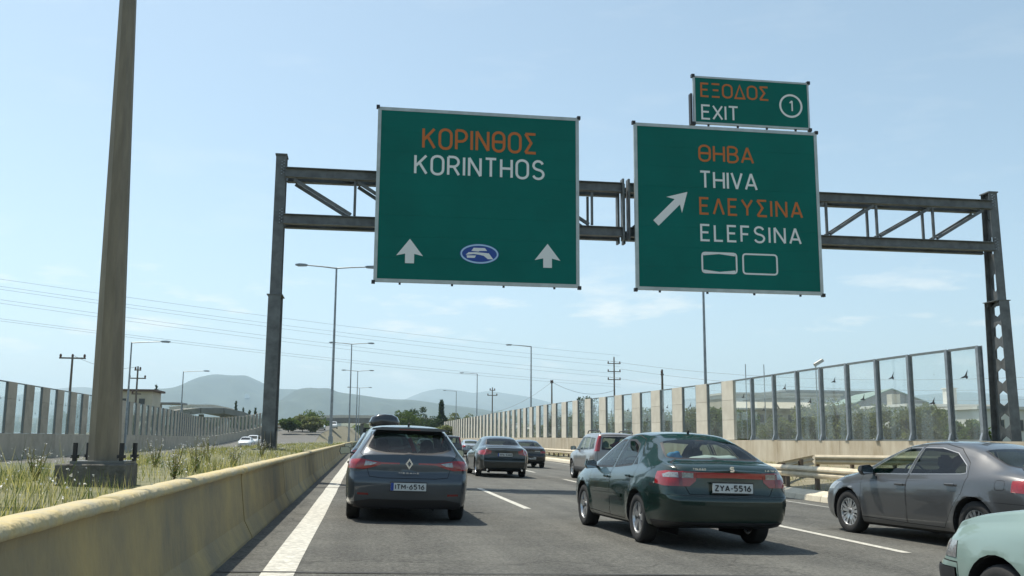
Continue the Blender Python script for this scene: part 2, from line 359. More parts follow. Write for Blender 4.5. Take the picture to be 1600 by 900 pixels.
Lz = crv([(-30, -.25), (60, -.05), (150, 0), (185, .9), (210, 2.4), (260, 4.5), (420, 6)])
LWX = crv([(40, -19.4), (60, -19.6), (85, -20), (112, -21.2), (150, -23.8), (175, -23.6), (205, -21), (240, -18)])
LRX = crv([(-30, -4.75), (100, -4.8), (160, -8), (205, -9), (240, -7), (420, -5)])
sheet('opposite_road', [[(LRX(y), y, Lz(y)), ((LRX(y)+LWX(y))/2, y, Lz(y)), (LWX(y)+.2 if y < 230 else LWX(230), y, Lz(y)), (LWX(y)+.2 if y < 230 else LWX(230), y, -.3)] for y in YS], mat('grey far asphalt', (.125, .122, .11), .9, 0, .2, 2), kind='structure')  # opposite carriageway in its own warm grey asphalt colour
sheet('embankment', [[(LRX(y)-.02, y, Lz(y)-.03), (LRX(y)+1.2+Lz(y)*.9, y, max(-.4, min(0, Lz(y)))-.05), (LRX(y)+1.3+Lz(y)*.9, y, -.5)] for y in YS if y >= 140], M_verge, kind='structure')
# lane markings
def strip(x0, x1, ya, yb, z=.005, m=M_paint, name='lane_marking', w1=None):
    bm = bmesh.new(); n = max(1, int((yb-ya)/2)); rows = []
    for i in range(n+1):
        y = ya+(yb-ya)*i/n
        a = x0(y) if callable(x0) else x0; b = x1(y) if callable(x1) else x1
        j = random.uniform(-.006, .006)
        zf = RZ if a > -1.2 else (lambda q: 0); rows.append([(a+j, y, z+zf(a)), (b+j, y, z+zf(b))])
    bm.free(); sheet(name, rows, m, kind='structure')
strip(-.86, -.57, -18, 400)
D2 = crv([(0, 6.7), (12, 6.77), (20, 6.85), (33, 7.08), (43, 7.4), (70, 7.8), (120, 8.0), (300, 8.1)])
for a, b in ((-8, -2), (18.2, 25.9), (37, 43), (55, 61), (73, 79), (91, 97), (109, 115), (127, 133)): strip(3.01, 3.15, a, b)
for a, b in ((-6, 0), (11.5, 17.5), (28.5, 34.2), (41.6, 46.5), (60, 66), (78, 84), (96, 102), (114, 120)): strip(lambda y: D2(y)-.07, lambda y: D2(y)+.07, a, b)
strip(lambda y: KX(y)-.90, lambda y: KX(y)-.76, -18, 300, m=M_faint)
strip(lambda y: LRX(y)-.75, lambda y: LRX(y)-.60, 0, 150, z=.03, m=M_paint)
for xa, ya, xb, yb, w in ((-1.25, 9.05, 11.2, 9.35, .045), (-1.25, 24.35, 11.2, 26.0, .13)):
    sheet('tar_joint', [[(xa+(xb-xa)*i/12, ya+(yb-ya)*i/12+random.uniform(-.02, .02)+s*w/2, .009+RZ(xa+(xb-xa)*i/12)) for i in range(13)] for s in (-1, 1)], M_tar, kind='structure')
# kerb: separate stones near, one piece far
kerb = tag(empty('kerb', (0, 0, 0)), kind='structure')
yy = -16.
while yy < 62:
    L = 1.5 if yy < 62 else 6
    bm = bmesh.new()
    x0 = KX(yy); x1 = KX(yy+L)
    o = random.uniform(-.006, .006)
    zk = RZ(x0); pr = [(0, zk), (.03, zk+.13), (.06, zk+.155), (.42, zk+.235), (.42, zk-.05), (0, zk-.05)]
    A = [bm.verts.new((x0+p[0]+o, yy+.008, p[1]+o*.4)) for p in pr]; B = [bm.verts.new((x1+p[0]+o, yy+L-.008, p[1]+o*.4)) for p in pr]
    for i in range(6): bm.faces.new((A[i], B[i], B[(i+1) % 6], A[(i+1) % 6]))
    bm.faces.new(A); bm.faces.new(B[::-1])
    finish(bm, 'kerb_stone', M_kerb, kerb); yy += L
bm = bmesh.new(); pv = None
for y in range(62, 300, 8):
    cur = [bm.verts.new((KX(y)+p[0], y, p[1])) for p in ((0, RZ(KX(y))), (.04, RZ(KX(y))+.15), (.42, RZ(KX(y))+.23), (.42, RZ(KX(y))-.05))]
    if pv:
        for i in range(3): bm.faces.new((pv[i], pv[i+1], cur[i+1], cur[i]))
    pv = cur
finish(bm, 'far_kerb', M_kerb, kerb)
# verge on the right
VZ = lambda y: .30
RWX = crv([(-30, 20.8), (20, 20.0), (28.3, 19.55), (31.5, 19.2), (36, 18.95), (48, 18.65), (56, 18.1), (66, 17.3), (75, 16.6), (86, 16.1), (120, 15.7), (180, 15.3), (400, 15)])
sheet('verge', [[(KX(y)+.41, y, RZ(KX(y))+.22), ((KX(y)*.75+RWX(y)*.25), y, VZ(y)*.25+.03*math.sin(y*.7)), (RWX(y)+.2, y, VZ(y)), (RWX(y)+3, y, .1), (RWX(y)+3.2, y, -.2)] for y in YS], M_verge, kind='structure')
# median bed
MZ = crv([(-30, .70), (6, .72), (12, .74), (30, .86), (60, .84), (120, .70), (260, .55), (420, .4)])
def mx_(y): return LRX(y)+.05
sheet('median_bed', [[(mx_(y), y, -.3), (mx_(y)+.03, y, MZ(y)-.10), ((mx_(y)-1.5)/2, y, MZ(y)+.04), (-1.56, y, MZ(y)), (-1.55, y, -.3)] for y in YS], M_soil, kind='structure')

# median barrier (precast lengths)
bar = tag(empty('median_barrier', (-1.4, 0, 0)), 'long low concrete median barrier with yellow stained coping beside the left lane', 'barrier')
prof = [(.14, 0), (.13, .06), (.035, .24), (-.025, .74), (-.02, .79), (-.30, .79), (-.30, 0)]
cop = [(.006, .792), (.014, .815), (.002, .850), (-.03, .862), (-.14, .858), (-.16, .82), (-.15, .792)]
y = -18.
while y < 130:
    L = 6.0 if y < 60 else 14
    bm = bmesh.new(); dx = random.uniform(-.006, .006)
    prism(bm, [(p[0]+dx, p[1]) for p in prof], 'y', y+.012, y+L-.012); bmesh.ops.recalc_face_normals(bm, faces=bm.faces[:])
    finish(bm, 'barrier_segment', M_bar, bar)
    bm = bmesh.new(); n = int(L/.2) if y < 40 else 10; pv = None
    for i in range(n+1):
        yy = y+L*i/n; k = [(random.gauss(0, .0022), random.gauss(0, .0018)) for _ in cop]
        if i in (0, n): k = [(a-.004, b-.010) for a, b in k]
        cur = [bm.verts.new((p[0]+dx+a, yy+(.006 if i == 0 else -.006 if i == n else 0), p[1]+b)) for p, (a, b) in zip(cop, k)]
        if pv:
            for q in range(len(cop)): bm.faces.new((pv[q], pv[(q+1) % len(cop)], cur[(q+1) % len(cop)], cur[q]))
        else: bm.faces.new(cur)
        pv = cur
    bm.faces.new(pv[::-1]); bmesh.ops.recalc_face_normals(bm, faces=bm.faces[:])
    finish(bm, 'coping', M_cope, bar, smooth=True); y += L

# ------------------------------------------------------------------ grass helper (one mesh of blades)
def tri_mesh(name, V, F, mats, idx, parent=None, **k):
    me = bpy.data.meshes.new(name); me.vertices.add(len(V)); me.vertices.foreach_set('co', np.asarray(V, np.float32).ravel())
    F = np.asarray(F, np.int32); me.loops.add(F.size); me.loops.foreach_set('vertex_index', F.ravel())
    me.polygons.add(len(F)); me.polygons.foreach_set('loop_start', np.arange(0, F.size, 3, dtype=np.int32))
    for m in mats: me.materials.append(m)
    me.polygons.foreach_set('material_index', np.asarray(idx, np.int32)); me.update(calc_edges=True)
    o = bpy.data.objects.new(name, me); COL.objects.link(o)
    if parent: o.parent = parent
    return tag(o, **k)
def vgz(x, y):
    k, w = KX(y), RWX(y); a, b, c = k+.41, k*.75+w*.25, w+.2; za, zb, zc = RZ(k)+.22, VZ(y)*.25+.03*math.sin(y*.7), VZ(y)
    return (za+(zb-za)*(x-a)/(b-a) if x < b else zb+(zc-zb)*(x-b)/(c-b))-.03
def blades(xf, zf, y0, y1, n, hmin, hmax, wid, near=1.0):
    u = RNG.random(n); y = y0+(y1-y0)*u**(1+near); xa, xb = np.array([xf(a) for a in y]).T
    x = xa+(xb-xa)*RNG.random(n); cl = np.sin(x*3.1+1.3*np.sin(y*1.7))*np.sin(y*2.3+x)+.6*np.sin(y*.9+2*x)+.5*np.sin(x*7+y*5.3); keep = RNG.random(n) < .42+.45*cl; y, x = y[keep], x[keep]; n = len(x); dens = (cl[keep]+1.6)/3; z = np.array([zf(a) for a in y]) if zf(1.) is not None else np.array([vgz(a, b) for a, b in zip(x, y)])
    h = RNG.uniform(hmin, hmax, n)*(.45+.8*dens)*np.where(RNG.random(n) < .03, 1.9, 1)*np.clip(1.25-y/45, .55, 1); a = RNG.uniform(0, 2*np.pi, n); lean = RNG.uniform(.05, .6, n)*h
    wd = wid*(1+y/25)
    base = np.stack([x, y, z], 1); s = np.stack([np.cos(a), np.sin(a), 0*a], 1)*wd[:, None]
    b = RNG.uniform(0, 2*np.pi, n); tip = base+np.stack([np.cos(b)*lean, np.sin(b)*lean, h], 1)
    V = np.concatenate([base-s, base+s, tip], 0); i = np.arange(n); F = np.stack([i, i+n, i+2*n], 1)
    return V, F
def leafmat(name, c, vary=0, rough=.75):
    m = mat(name, c, rough, 0, .35, 2.0, spec=.2); t = m.node_tree; b = t.nodes['Principled BSDF']; o = t.nodes['Material Output']
    tr = t.nodes.new('ShaderNodeBsdfTranslucent'); tr.inputs[0].default_value = (min(1, c[0]*1.5), min(1, c[1]*1.6), c[2]*.9, 1); mxx = t.nodes.new('ShaderNodeMixShader'); mxx.inputs[0].default_value = .38
    t.links.new(b.outputs[0], mxx.inputs[1]); t.links.new(tr.outputs[0], mxx.inputs[2]); t.links.new(mxx.outputs[0], o.inputs[0]); return m
M_g1 = leafmat('fresh green blade', (.085, .12, .035)); M_g2 = leafmat('dry straw blade', (.46, .40, .22)); M_g3 = leafmat('grey green blade', (.15, .16, .09))
M_fl = mat('white blossom', (.75, .74, .70), .8)
def grass_obj(name, xf, zf, y0, y1, n, hmin, hmax, wid, near, fl, label_kind='stuff', mixp=(.45, .3, .25)):
    V, F = blades(xf, zf, y0, y1, n, hmin, hmax, wid, near)
    n = len(F); idx = RNG.choice(3, n, p=mixp)
    nv = len(V)
    if fl:
        u = RNG.random(fl); y = y0+(y1-y0)*u**(1+near); xa, xb = np.array([xf(a) for a in y]).T; x = xa+(xb-xa)*RNG.random(fl)
        zb_ = np.array([zf(a) for a in y]) if zf(1.) is not None else np.array([vgz(a, b) for a, b in zip(x, y)]); z = zb_+RNG.uniform(hmin, hmax*1.35, fl)*np.clip(1.25-y/45, .5, 1)
        V2 = []; F2 = []; I2 = []
        for i in range(fl):
            c = np.array([x[i], y[i], z[i]]); r = RNG.uniform(.005, .012)*(1+y[i]/50)
            for t in range(3):
                q = RNG.normal(size=(3, 3)); q /= np.linalg.norm(q, axis=1)[:, None]
                V2 += list(c+q*r); F2.append([nv+len(V2)-3, nv+len(V2)-2, nv+len(V2)-1]); I2.append(3)
            st = np.array([[x[i]-.0025, y[i], zb_[i]], [x[i]+.0025, y[i], zb_[i]], c]); V2 += list(st); F2.append([nv+len(V2)-3, nv+len(V2)-2, nv+len(V2)-1]); I2.append(2)
        V = np.concatenate([V, np.array(V2)]); F = np.concatenate([F, np.array(F2)]); idx = np.concatenate([idx, I2])
    return tri_mesh(name, V, F, [M_g1, M_g2, M_g3, M_fl], idx, label='tangle of green and straw coloured grass' if 'median' in name else None, kind='stuff')
g = grass_obj('median_grass', lambda y: (mx_(y)+.05, -1.58), lambda y: MZ(y)-.02, 3.5, 130, 80000, .03, .25, .0032, .9, 2600, mixp=(.24, .52, .24))
tag(g, 'unmown green and straw grass dotted with white flowers along the median', 'grass')
g = grass_obj('verge_grass', lambda y: (KX(y)+.46, RWX(y)-.15), lambda y: None, 12, 110, 34000, .05, .24, .006, .8, 260, mixp=(.2, .5, .3))
tag(g, 'dry straw coloured verge grass between kerb and right noise wall', 'grass')
# ================================================================== GANTRY
gan = tag(empty('sign_gantry', (-2.6, 28, .9)), 'dark steel truss gantry spanning the carriageway and carrying the green signs', 'gantry')
GY0, GY1 = 27.78, 28.36
def gpart(bm, name, label=None, m=M_gan):
    bmesh.ops.recalc_face_normals(bm, faces=bm.faces[:])
    o = finish(bm, name, m, None); o.parent = gan; o.matrix_parent_inverse = Matrix.Translation((2.6, -28, -.9))
    if label: o['label'] = label
    return o
def webhex(bm, x, ya0, yb0, za, ya1, yb1, zb, holes, hw, hh):
    # web plate in the y-z plane at x with hexagonal cut-outs at heights holes
    def ylim(z):
        t = (z-za)/(zb-za); return ya0+(ya1-ya0)*t, yb0+(yb1-yb0)*t
    cuts = [za]+[(a+b)/2 for a, b in zip(holes[:-1], holes[1:])]+[zb]
    if not holes: cuts = [za, zb]
    for s in (-.012, .012):
        for i, c in enumerate(holes):
            z0, z1 = max(cuts[i], c-hh*.95) if i == 0 else cuts[i], min(cuts[i+1], c+hh*.95) if i == len(holes)-1 else cuts[i+1]
            (a0, b0), (a1, b1) = ylim(z0), ylim(z1); am, bm_ = ylim(c); cy_ = (am+bm_)/2
            hx = [(cy_-hw/2, c-hh*.25), (cy_, c-hh/2), (cy_+hw/2, c-hh*.25), (cy_+hw/2, c+hh*.25), (cy_, c+hh/2), (cy_-hw/2, c+hh*.25)]
            H_ = [bm.verts.new((x+s, *p)) for p in hx]
            O = [bm.verts.new((x+s, *p)) for p in ((a0, z0), ((a0+b0)/2, z0), (b0, z0), (b1, z1), ((a1+b1)/2, z1), (a1, z1))]
            for k in range(6): bm.faces.new((O[k], O[(k+1) % 6], H_[(k+1) % 6], H_[k]))
            if s < 0: keep = H_
            else:
                for k in range(6): bm.faces.new((keep[k], keep[(k+1) % 6], H_[(k+1) % 6], H_[k])) if False else None
            if i == 0 and z0 > za+.01:
                (a_, b_) = ylim(za); bm.faces.new([bm.verts.new((x+s, *p)) for p in ((a_, za), (b_, za), (b0, z0), (a0, z0))])
            if i == len(holes)-1 and z1 < zb-.01:
                (a_, b_) = ylim(zb); bm.faces.new([bm.verts.new((x+s, *p)) for p in ((a1, z1), (b1, z1), (b_, zb), (a_, zb))])
def gpost(x, zb, zs, zt, mir):
    fw, ft = .30, .022
    # tapering I section: lower stage then narrower upper stage
    bm = bmesh.new(); c = 28.08
    d0, d1, u0, u1 = .50, .38, .29, .21
    for sgn in (-1, 1):
        for (za, zb_, da, db, w) in ((zb, zs, d0, d1, fw+.05), (zs-.15, zt, u0, u1, fw)):
            a = [(x-w/2, c+sgn*da, za), (x+w/2, c+sgn*da, za), (x+w/2, c+sgn*db, zb_), (x-w/2, c+sgn*db, zb_)]
            A = [bm.verts.new(p) for p in a]; B = [bm.verts.new((p[0], p[1]-sgn*ft, p[2])) for p in a]
            for k in range(4): bm.faces.new((A[k], A[(k+1) % 4], B[(k+1) % 4], B[k]))
            bm.faces.new(A); bm.faces.new(B[::-1])
    nl = int((zs-zb)/.68); holes = [zb+.45+i*(zs-zb-.7)/max(1, nl-1) for i in range(nl)]
    webhex(bm, x, c-d0+.02, c+d0-.02, zb, c-d1+.02, c+d1-.02, zs, holes, .44, .50)
    holes = [zs+.62, zs+1.85, zs+2.95] if mir else [zs+.62, zs+1.85, zs+2.95]
    webhex(bm, x, c-u0+.02, c+u0-.02, zs-.15, c-u1+.02, c+u1-.02, zt, holes, .30, .62)
    box(bm, x-fw/2-.07, x+fw/2+.07, c-d1-.02, c+d1+.02, zs-.012, zs+.012)
    box(bm, x-fw/2-.02, x+fw/2+.02, c-u1-.04, c+u1+.04, zt-.02, zt+.02)
    gpart(bm, 'post', 'right post with hexagonal openings' if mir else 'left post on the median')
    bm = bmesh.new(); box(bm, x-.42, x+.42, c-.72, c+.72, zb-.05, zb+.02)
    gpart(bm, 'base_plate')
    for i in range(4):
        bm = bmesh.new(); xx = x-.24+.16*i
        prism(bm, [(c-d0-.16, zb+.02), (c-d0-.005, zb+.02), (c-d0+.005, zb+.50), (c-d0-.03, zb+.50)], 'x', xx-.008, xx+.008); gpart(bm, 'stiffener', m=M_pole)
    bm = bmesh.new(); box(bm, x-.62, x+.62, c-.92, c+.92, (.55 if not mir else -.1), zb-.052)
    gpart(bm, 'foundation_block', m=M_conc)
    for zz in (9.0, 7.55):   # bolted knuckles
        bm = bmesh.new(); s = -1 if mir else 1
        for k in range(10): box(bm, x+s*(.02+.06*(k % 2)), x+s*(.05+.06*(k % 2)), c-u0-.035, c-u0+.0, zz-.2+.045*k, zz-.175+.045*k)
        gpart(bm, 'bolts', m=M_gal)['kind'] = 'stuff'
gpost(-2.62, .90, 5.25, 9.42, False)
gpost(20.15, .72, 5.72, 9.32, True)
TZ, BZ = 8.86, 7.47
def ibeam(bm, xa, xb, y, z, h=.29, w=.20):
    box(bm, xa, xb, y-w/2, y+w/2, z+h/2-.022, z+h/2); box(bm, xa, xb, y-w/2, y+w/2, z-h/2, z-h/2+.022)
    box(bm, xa, xb, y-.01, y+.01, z-h/2+.0225, z+h/2-.0225)
for xa, xb in ((-2.47, 7.585), (7.835, 20.0)):
    for z, nm in ((TZ, 'top_chord'), (BZ, 'bottom_chord')):
        for y in (GY0, GY1):
            bm = bmesh.new(); ibeam(bm, xa, xb, y, z); gpart(bm, nm)
for xx in (7.62, 7.80):
    for y in (GY0, GY1):
        bm = bmesh.new(); box(bm, xx-.03, xx+.03, y-.13, y+.13, BZ-.26, TZ+.26); gpart(bm, 'splice_plate')
vx = [-2.30, -.46, 1.32, 3.1, 4.88, 6.66, 7.62]; vx2 = [7.9, 9.3, 10.95, 12.6, 14.25, 15.95, 17.9, 19.75]
for i, x in enumerate(vx[1:-1]+vx2[1:-1]):
    for y in (GY0, GY1):
        bm = bmesh.new(); box(bm, x-.035, x+.035, y-.035, y+.035, BZ+.185, TZ-.185); gpart(bm, 'vertical_strut')
for a, b in zip(vx[:-1], vx[1:]):
    if b-a < 1.2: continue
    for y in (GY0, GY1):
        bm = bmesh.new(); beam(bm, (a+.08, y, TZ-.2), (b-.1, y, BZ+.2), .09, .09); gpart(bm, 'diagonal_strut')
for a, b in zip(vx2[:-1], vx2[1:]):
    for y in (GY0, GY1):
        bm = bmesh.new(); beam(bm, (a+.1, y, BZ+.2), (b-.08, y, TZ-.2), .09, .09); gpart(bm, 'diagonal_strut')
xs = np.arange(-2.3, 19.9, .85)
for i, (a, b) in enumerate(zip(xs[:-1], xs[1:])):
    for z in (TZ-.04, BZ+.02):
        bm = bmesh.new(); ya, yb = (GY0+.05, GY1-.05) if i % 2 else (GY1-.05, GY0+.05)
        beam(bm, (a, ya, z), (b, yb, z), .09, .05); gpart(bm, 'lacing_bar', m=M_gal)
# ---- signs
def sign(name, x0, x1, z0, z1, label, y=27.40, rim=.10):
    t = tag(empty(name, ((x0+x1)/2, y, z0)), label, 'road sign', 'green signs on the gantry'); inv = Matrix.Translation((-(x0+x1)/2, -y, -z0))
    def P(o): o.parent = t; o.matrix_parent_inverse = inv; return o
    # panel built of stacked extruded boards
    n = max(2, round((z1-z0-2*rim)/.66)); h = (z1-z0-2*rim)/n
    for i in range(n):
        bm = bmesh.new(); box(bm, x0+rim, x1-rim, y-.004*(i % 2)*.4, y+.05, z0+rim+i*h+.0012, z0+rim+(i+1)*h-.0012); P(finish(bm, 'panel', M_green))
    bm = bmesh.new()
    prism(bm, [(x0, z0), (x1, z0), (x1-rim, z0+rim), (x0+rim, z0+rim)], 'y', y-.012, y+.07); prism(bm, [(x0+rim, z1-rim), (x1-rim, z1-rim), (x1, z1), (x0, z1)], 'y', y-.012, y+.07)
    prism(bm, [(x0, z0), (x0+rim, z0+rim), (x0+rim, z1-rim), (x0, z1)], 'y', y-.0121, y+.07); prism(bm, [(x1, z0), (x1, z1), (x1-rim, z1-rim), (x1-rim, z0+rim)], 'y', y-.0121, y+.07)
    bmesh.ops.recalc_face_normals(bm, faces=bm.faces[:]); P(finish(bm, 'rim', M_alu))
    for cx_, cz in ((x0, z0), (x1, z0), (x0, z1), (x1, z1)):
        bm = bmesh.new(); box(bm, cx_-.05, cx_+.05, y-.03, y+.09, cz-.05, cz+.05); P(finish(bm, 'corner_clamp', M_blk))
    for i in range(4):
        xx = x0+(x1-x0)*(i+.5)/4
        bm = bmesh.new(); box(bm, xx-.05, xx+.05, y+.075, y+.18, z0+.1, z1-.1); P(finish(bm, 'back_rail', M_gal))
        bm = bmesh.new(); box(bm, xx-.03, xx+.03, y+.01, y+.05, z0-.06, z0-.002); P(finish(bm, 'rail_clip', M_blk))
    return P, y-.006
def poly_(P, name, pts, y, m, d=.004):
    bm = bmesh.new(); prism(bm, pts, 'y', y-d, y); bmesh.ops.recalc_face_normals(bm, faces=bm.faces[:]); return P(finish(bm, name, m))
P, yf = sign('direction_sign', .14, 6.18, 5.65, 10.88, 'large green sign reading KORINTHOS with two white arrows')
def LT(P, text, x0, z0, w, h, m, yf, stroke=.118, gap=.26, label=None): P(lettering('lettering', text, x0, z0, w, h, yf, m, None, stroke, gap, label=label))
LT(P, 'KOPINQO$', 1.45, 9.66, 3.42, .66, M_orng, yf, label='orange Greek word')
LT(P, 'KORINTHOS', 1.23, 8.87, 3.90, .62, M_white, yf, label='white Latin word')
for cx_ in (1.16, 5.215):
    poly_(P, 'arrow', [(cx_-.13, 6.22), (cx_+.13, 6.22), (cx_+.13, 6.50), (cx_+.385, 6.44), (cx_, 6.94), (cx_-.385, 6.44), (cx_-.13, 6.50)], yf, M_white)
ex, ez, ea, eb = 3.19, 6.565, .58, .30
def ell(a, b, n=40): return [(ex+a*math.cos(2*math.pi*i/n), ez+b*math.sin(2*math.pi*i/n)) for i in range(n)]
poly_(P, 'emblem_ground', ell(ea, eb), yf, M_blue)
bm = bmesh.new(); ribbon(bm, ell(ea-.045, eb-.035), .022, True, yf-.0045, .003, lambda v, y: (v[0], y, v[1])); bmesh.ops.recalc_face_normals(bm, faces=bm.faces[:]); P(finish(bm, 'emblem_ring', M_pale))
def em(pts): return [(ex-.58+(x-360)/800*1.16, ez+.30-(y-265)/415*.60) for x, y in pts]
for sh_ in ([(640, 350), (870, 350), (915, 405), (760, 412), (740, 425), (595, 415)], [(480, 500), (540, 445), (700, 440), (950, 455), (985, 500), (1040, 575), (930, 575), (850, 510), (760, 490), (640, 478), (560, 490)], [(500, 510), (690, 508), (665, 558), (510, 560)]):
    poly_(P, 'emblem_stroke', em(sh_), yf-.0045, M_white, .003)
P, yf = sign('direction_sign', 7.90, 13.85, 5.65, 10.84, 'large green sign with diagonal arrow reading THIVA and ELEFSINA')
LT(P, 'QHBA', 9.94, 9.70, 1.80, .55, M_orng, yf, gap=.22, label='orange Greek word'); LT(P, 'THIVA', 9.95, 8.85, 1.88, .57, M_white, yf, gap=.22)
LT(P, 'E^EY$INA', 9.93, 8.03, 3.35, .55, M_orng, yf, gap=.30, label='orange Greek word'); LT(P, 'ELEFSINA', 9.94, 7.20, 3.26, .54, M_white, yf, gap=.30)
d = Vector((1, 1)).normalized(); n2 = Vector((-d.y, d.x)); tip = Vector((9.56, 8.72)); q = tip-d*.60
pts = [tip, q+n2*.34+d*-.0, tip-d*.46+n2*.115, Vector((8.55, 7.71))+n2*.115, Vector((8.55, 7.71))-n2*.115, tip-d*.46-n2*.115, q-n2*.34]
poly_(P, 'arrow', [tuple(p) for p in pts], yf, M_white)
for xx, b in ((9.96, 1), (11.26, 0)):
    bm = bmesh.new(); ribbon(bm, rnd([(xx+.02, 6.24), (xx+1.11, 6.24), (xx+1.11, 6.85), (xx+.02, 6.85)], .10, 3), .026, True, yf, .004, lambda v, y: (v[0], y, v[1])); bmesh.ops.recalc_face_normals(bm, faces=bm.faces[:]); P(finish(bm, 'plate_outline', M_white))
    if b:
        for s in (1, -1):
            zc = 6.545; poly_(P, 'plate_wedge', [(xx+.06, zc+s*.28), (xx+1.06, zc+s*.28), (xx+1.06, zc+s*.22), (xx+.56, zc+s*.275), (xx+.06, zc+s*.22)], yf, M_white)
P, yf = sign('exit_sign', 9.83, 13.65, 10.92, 12.47, 'small green exit plate above the right sign with circled number one', rim=.06)
bm = bmesh.new(); box(bm, 9.74, 9.80, 27.42, 27.6, 10.9, 11.9); P(finish(bm, 'side_bracket', M_blk))
LT(P, 'E#ODO$', 10.06, 11.79, 2.23, .47, M_orng, yf, gap=.22, label='orange Greek word'); LT(P, 'EXIT', 10.07, 11.06, 1.22, .49, M_white, yf, gap=.2)
bm = bmesh.new(); ribbon(bm, [(13.03+.355*math.cos(2*math.pi*i/36), 11.67+.355*math.sin(2*math.pi*i/36)) for i in range(36)], .032, True, yf, .004, lambda v, y: (v[0], y, v[1])); bmesh.ops.recalc_face_normals(bm, faces=bm.faces[:]); P(finish(bm, 'number_ring', M_white))
LT(P, '1', 12.97, 11.48, .13, .38, M_white, yf)

# ================================================================== NOISE WALLS
def bird(s):
    return [(-.5*s, -.12*s), (-.15*s, .0), (.05*s, .05*s), (.42*s, .5*s), (.30*s, .08*s), (.42*s, -.05*s), (.30*s, -.22*s), (.12*s, -.1*s), (-.1*s, -.12*s)]
def obox(bm, p, q, t, z0, z1, oz=0):
    a = Vector((p[0], p[1])); b = Vector((q[0], q[1])); d = (b-a).normalized(); n = Vector((-d.y, d.x))*t/2
    z0a, z1a, z0b, z1b = z0, z1, z0+oz, z1+oz
    c = [a-n, a+n, b+n, b-n]; zl = [z0a, z0a, z0b, z0b]; zh = [z1a, z1a, z1b, z1b]
    A = [bm.verts.new((v.x, v.y, z)) for v, z in zip(c, zl)]; B = [bm.verts.new((v.x, v.y, z)) for v, z in zip(c, zh)]
    for i in range(4): bm.faces.new((A[i], A[(i+1) % 4], B[(i+1) % 4], B[i]))
    bm.faces.new(A[::-1]); bm.faces.new(B)
def wall_piece(root, name, p, q, t, z0, z1, m, oz=0):
    bm = bmesh.new(); obox(bm, p, q, t, z0, z1, oz); bmesh.ops.recalc_face_normals(bm, faces=bm.faces[:]); return finish(bm, name, m, root)
def along(X, y0, y1): return (X(y0), y0), (X(y1), y1)
def lerp2(p, q, t): return (p[0]+(q[0]-p[0])*t, p[1]+(q[1]-p[1])*t)
def pane(root, p, q, z0, z1, birds, oz=0, side=-1):
    g = wall_piece(root, 'glass_pane', p, q, .018, z0, z1, M_ngl, oz)
    L = math.hypot(q[0]-p[0], q[1]-p[1]); d = Vector((q[0]-p[0], q[1]-p[1])).normalized(); n = Vector((d.y, -d.x))*side*-1
    if side < 0: n = Vector((-d.y, d.x))
    for u, z, s in birds:
        bm = bmesh.new(); c = Vector(p)+d*L*u+n*.0125
        bp = bird(s*1.25); A = []; B = []
        for a, b in bp:
            A.append(bm.verts.new((c.x+d.x*-a, c.y+d.y*-a, z+b))); B.append(bm.verts.new((c.x+n.x*.003+d.x*-a, c.y+n.y*.003+d.y*-a, z+b)))
        for i in range(len(A)): bm.faces.new((A[i], A[(i+1) % len(A)], B[(i+1) % len(A)], B[i]))
        bm.faces.new(A); bm.faces.new(B[::-1]); finish(bm, 'bird_silhouette', M_blk, g)
def frame_post(root, X, y, z0, z1, s, oz=0):
    # steel H post with a swollen foot
    bm = bmesh.new(); p = X(y); 
    box(bm, p-.085, p-.073, y-.07, y+.07, z0, z1); box(bm, p+.073, p+.085, y-.07, y+.07, z0, z1); box(bm, p-.073, p+.073, y-.008, y+.008, z0, z1-.01)
    box(bm, p-.17, p+.17, y-.12, y+.12, z0, z0+.03)
    for k in (-1, 1): prism(bm, [(p+k*.086, z0+.03), (p+k*.165, z0+.03), (p+k*.087, z0+.26)], 'y', y-.05, y+.05)
    bmesh.ops.recalc_face_normals(bm, faces=bm.faces[:]); return finish(bm, 'post', M_gal, root)
wr = tag(empty('noise_wall', (19.4, 28.3, 0)), 'noise wall of framed glass and pale concrete strips along the right verge', 'noise wall')
wr.location = (0, 0, 0)
ZB = lambda y: 1.25+.004*max(0, y-40) if y < 90 else 1.45
y = 14.0
while y < 190:
    L = 5.6; p, q = along(RWX, y+.01, y+L-.01)
    wall_piece(wr, 'base_panel', p, q, .30, -.1, ZB(y+L/2)-.005, M_base)
    y += L
rb = [[(.5, 3.35, .34)], [(.45, 2.55, .30), (.35, 3.5, .05)], [(.55, 3.55, .32)], [(.5, 2.85, .3)], [(.5, 3.65, .30)], [(.5, 2.9, .3)], [(.55, 3.6, .34)], [(.5, 2.7, .3)], [(.5, 3.5, .3)]]
ys = [28.3, 29.75, 31.75, 33.75, 35.85, 37.95, 40.1, 42.45, 44.9]
ZT = 4.30
for i in range(len(ys)-1):
    a, b = ys[i], ys[i+1]; p, q = along(RWX, a+.09, b-.09); z0 = ZB((a+b)/2)
    frame_post(wr, RWX, a, z0, ZT, 1)
    pane(wr, p, q, z0+.06, ZT-.06, rb[i])
    wall_piece(wr, 'top_rail', p, q, .08, ZT-.075, ZT+.0, M_frame); wall_piece(wr, 'bottom_rail', p, q, .08, z0, z0+.055, M_frame)
frame_post(wr, RWX, ys[-1], ZB(45), ZT, 1)
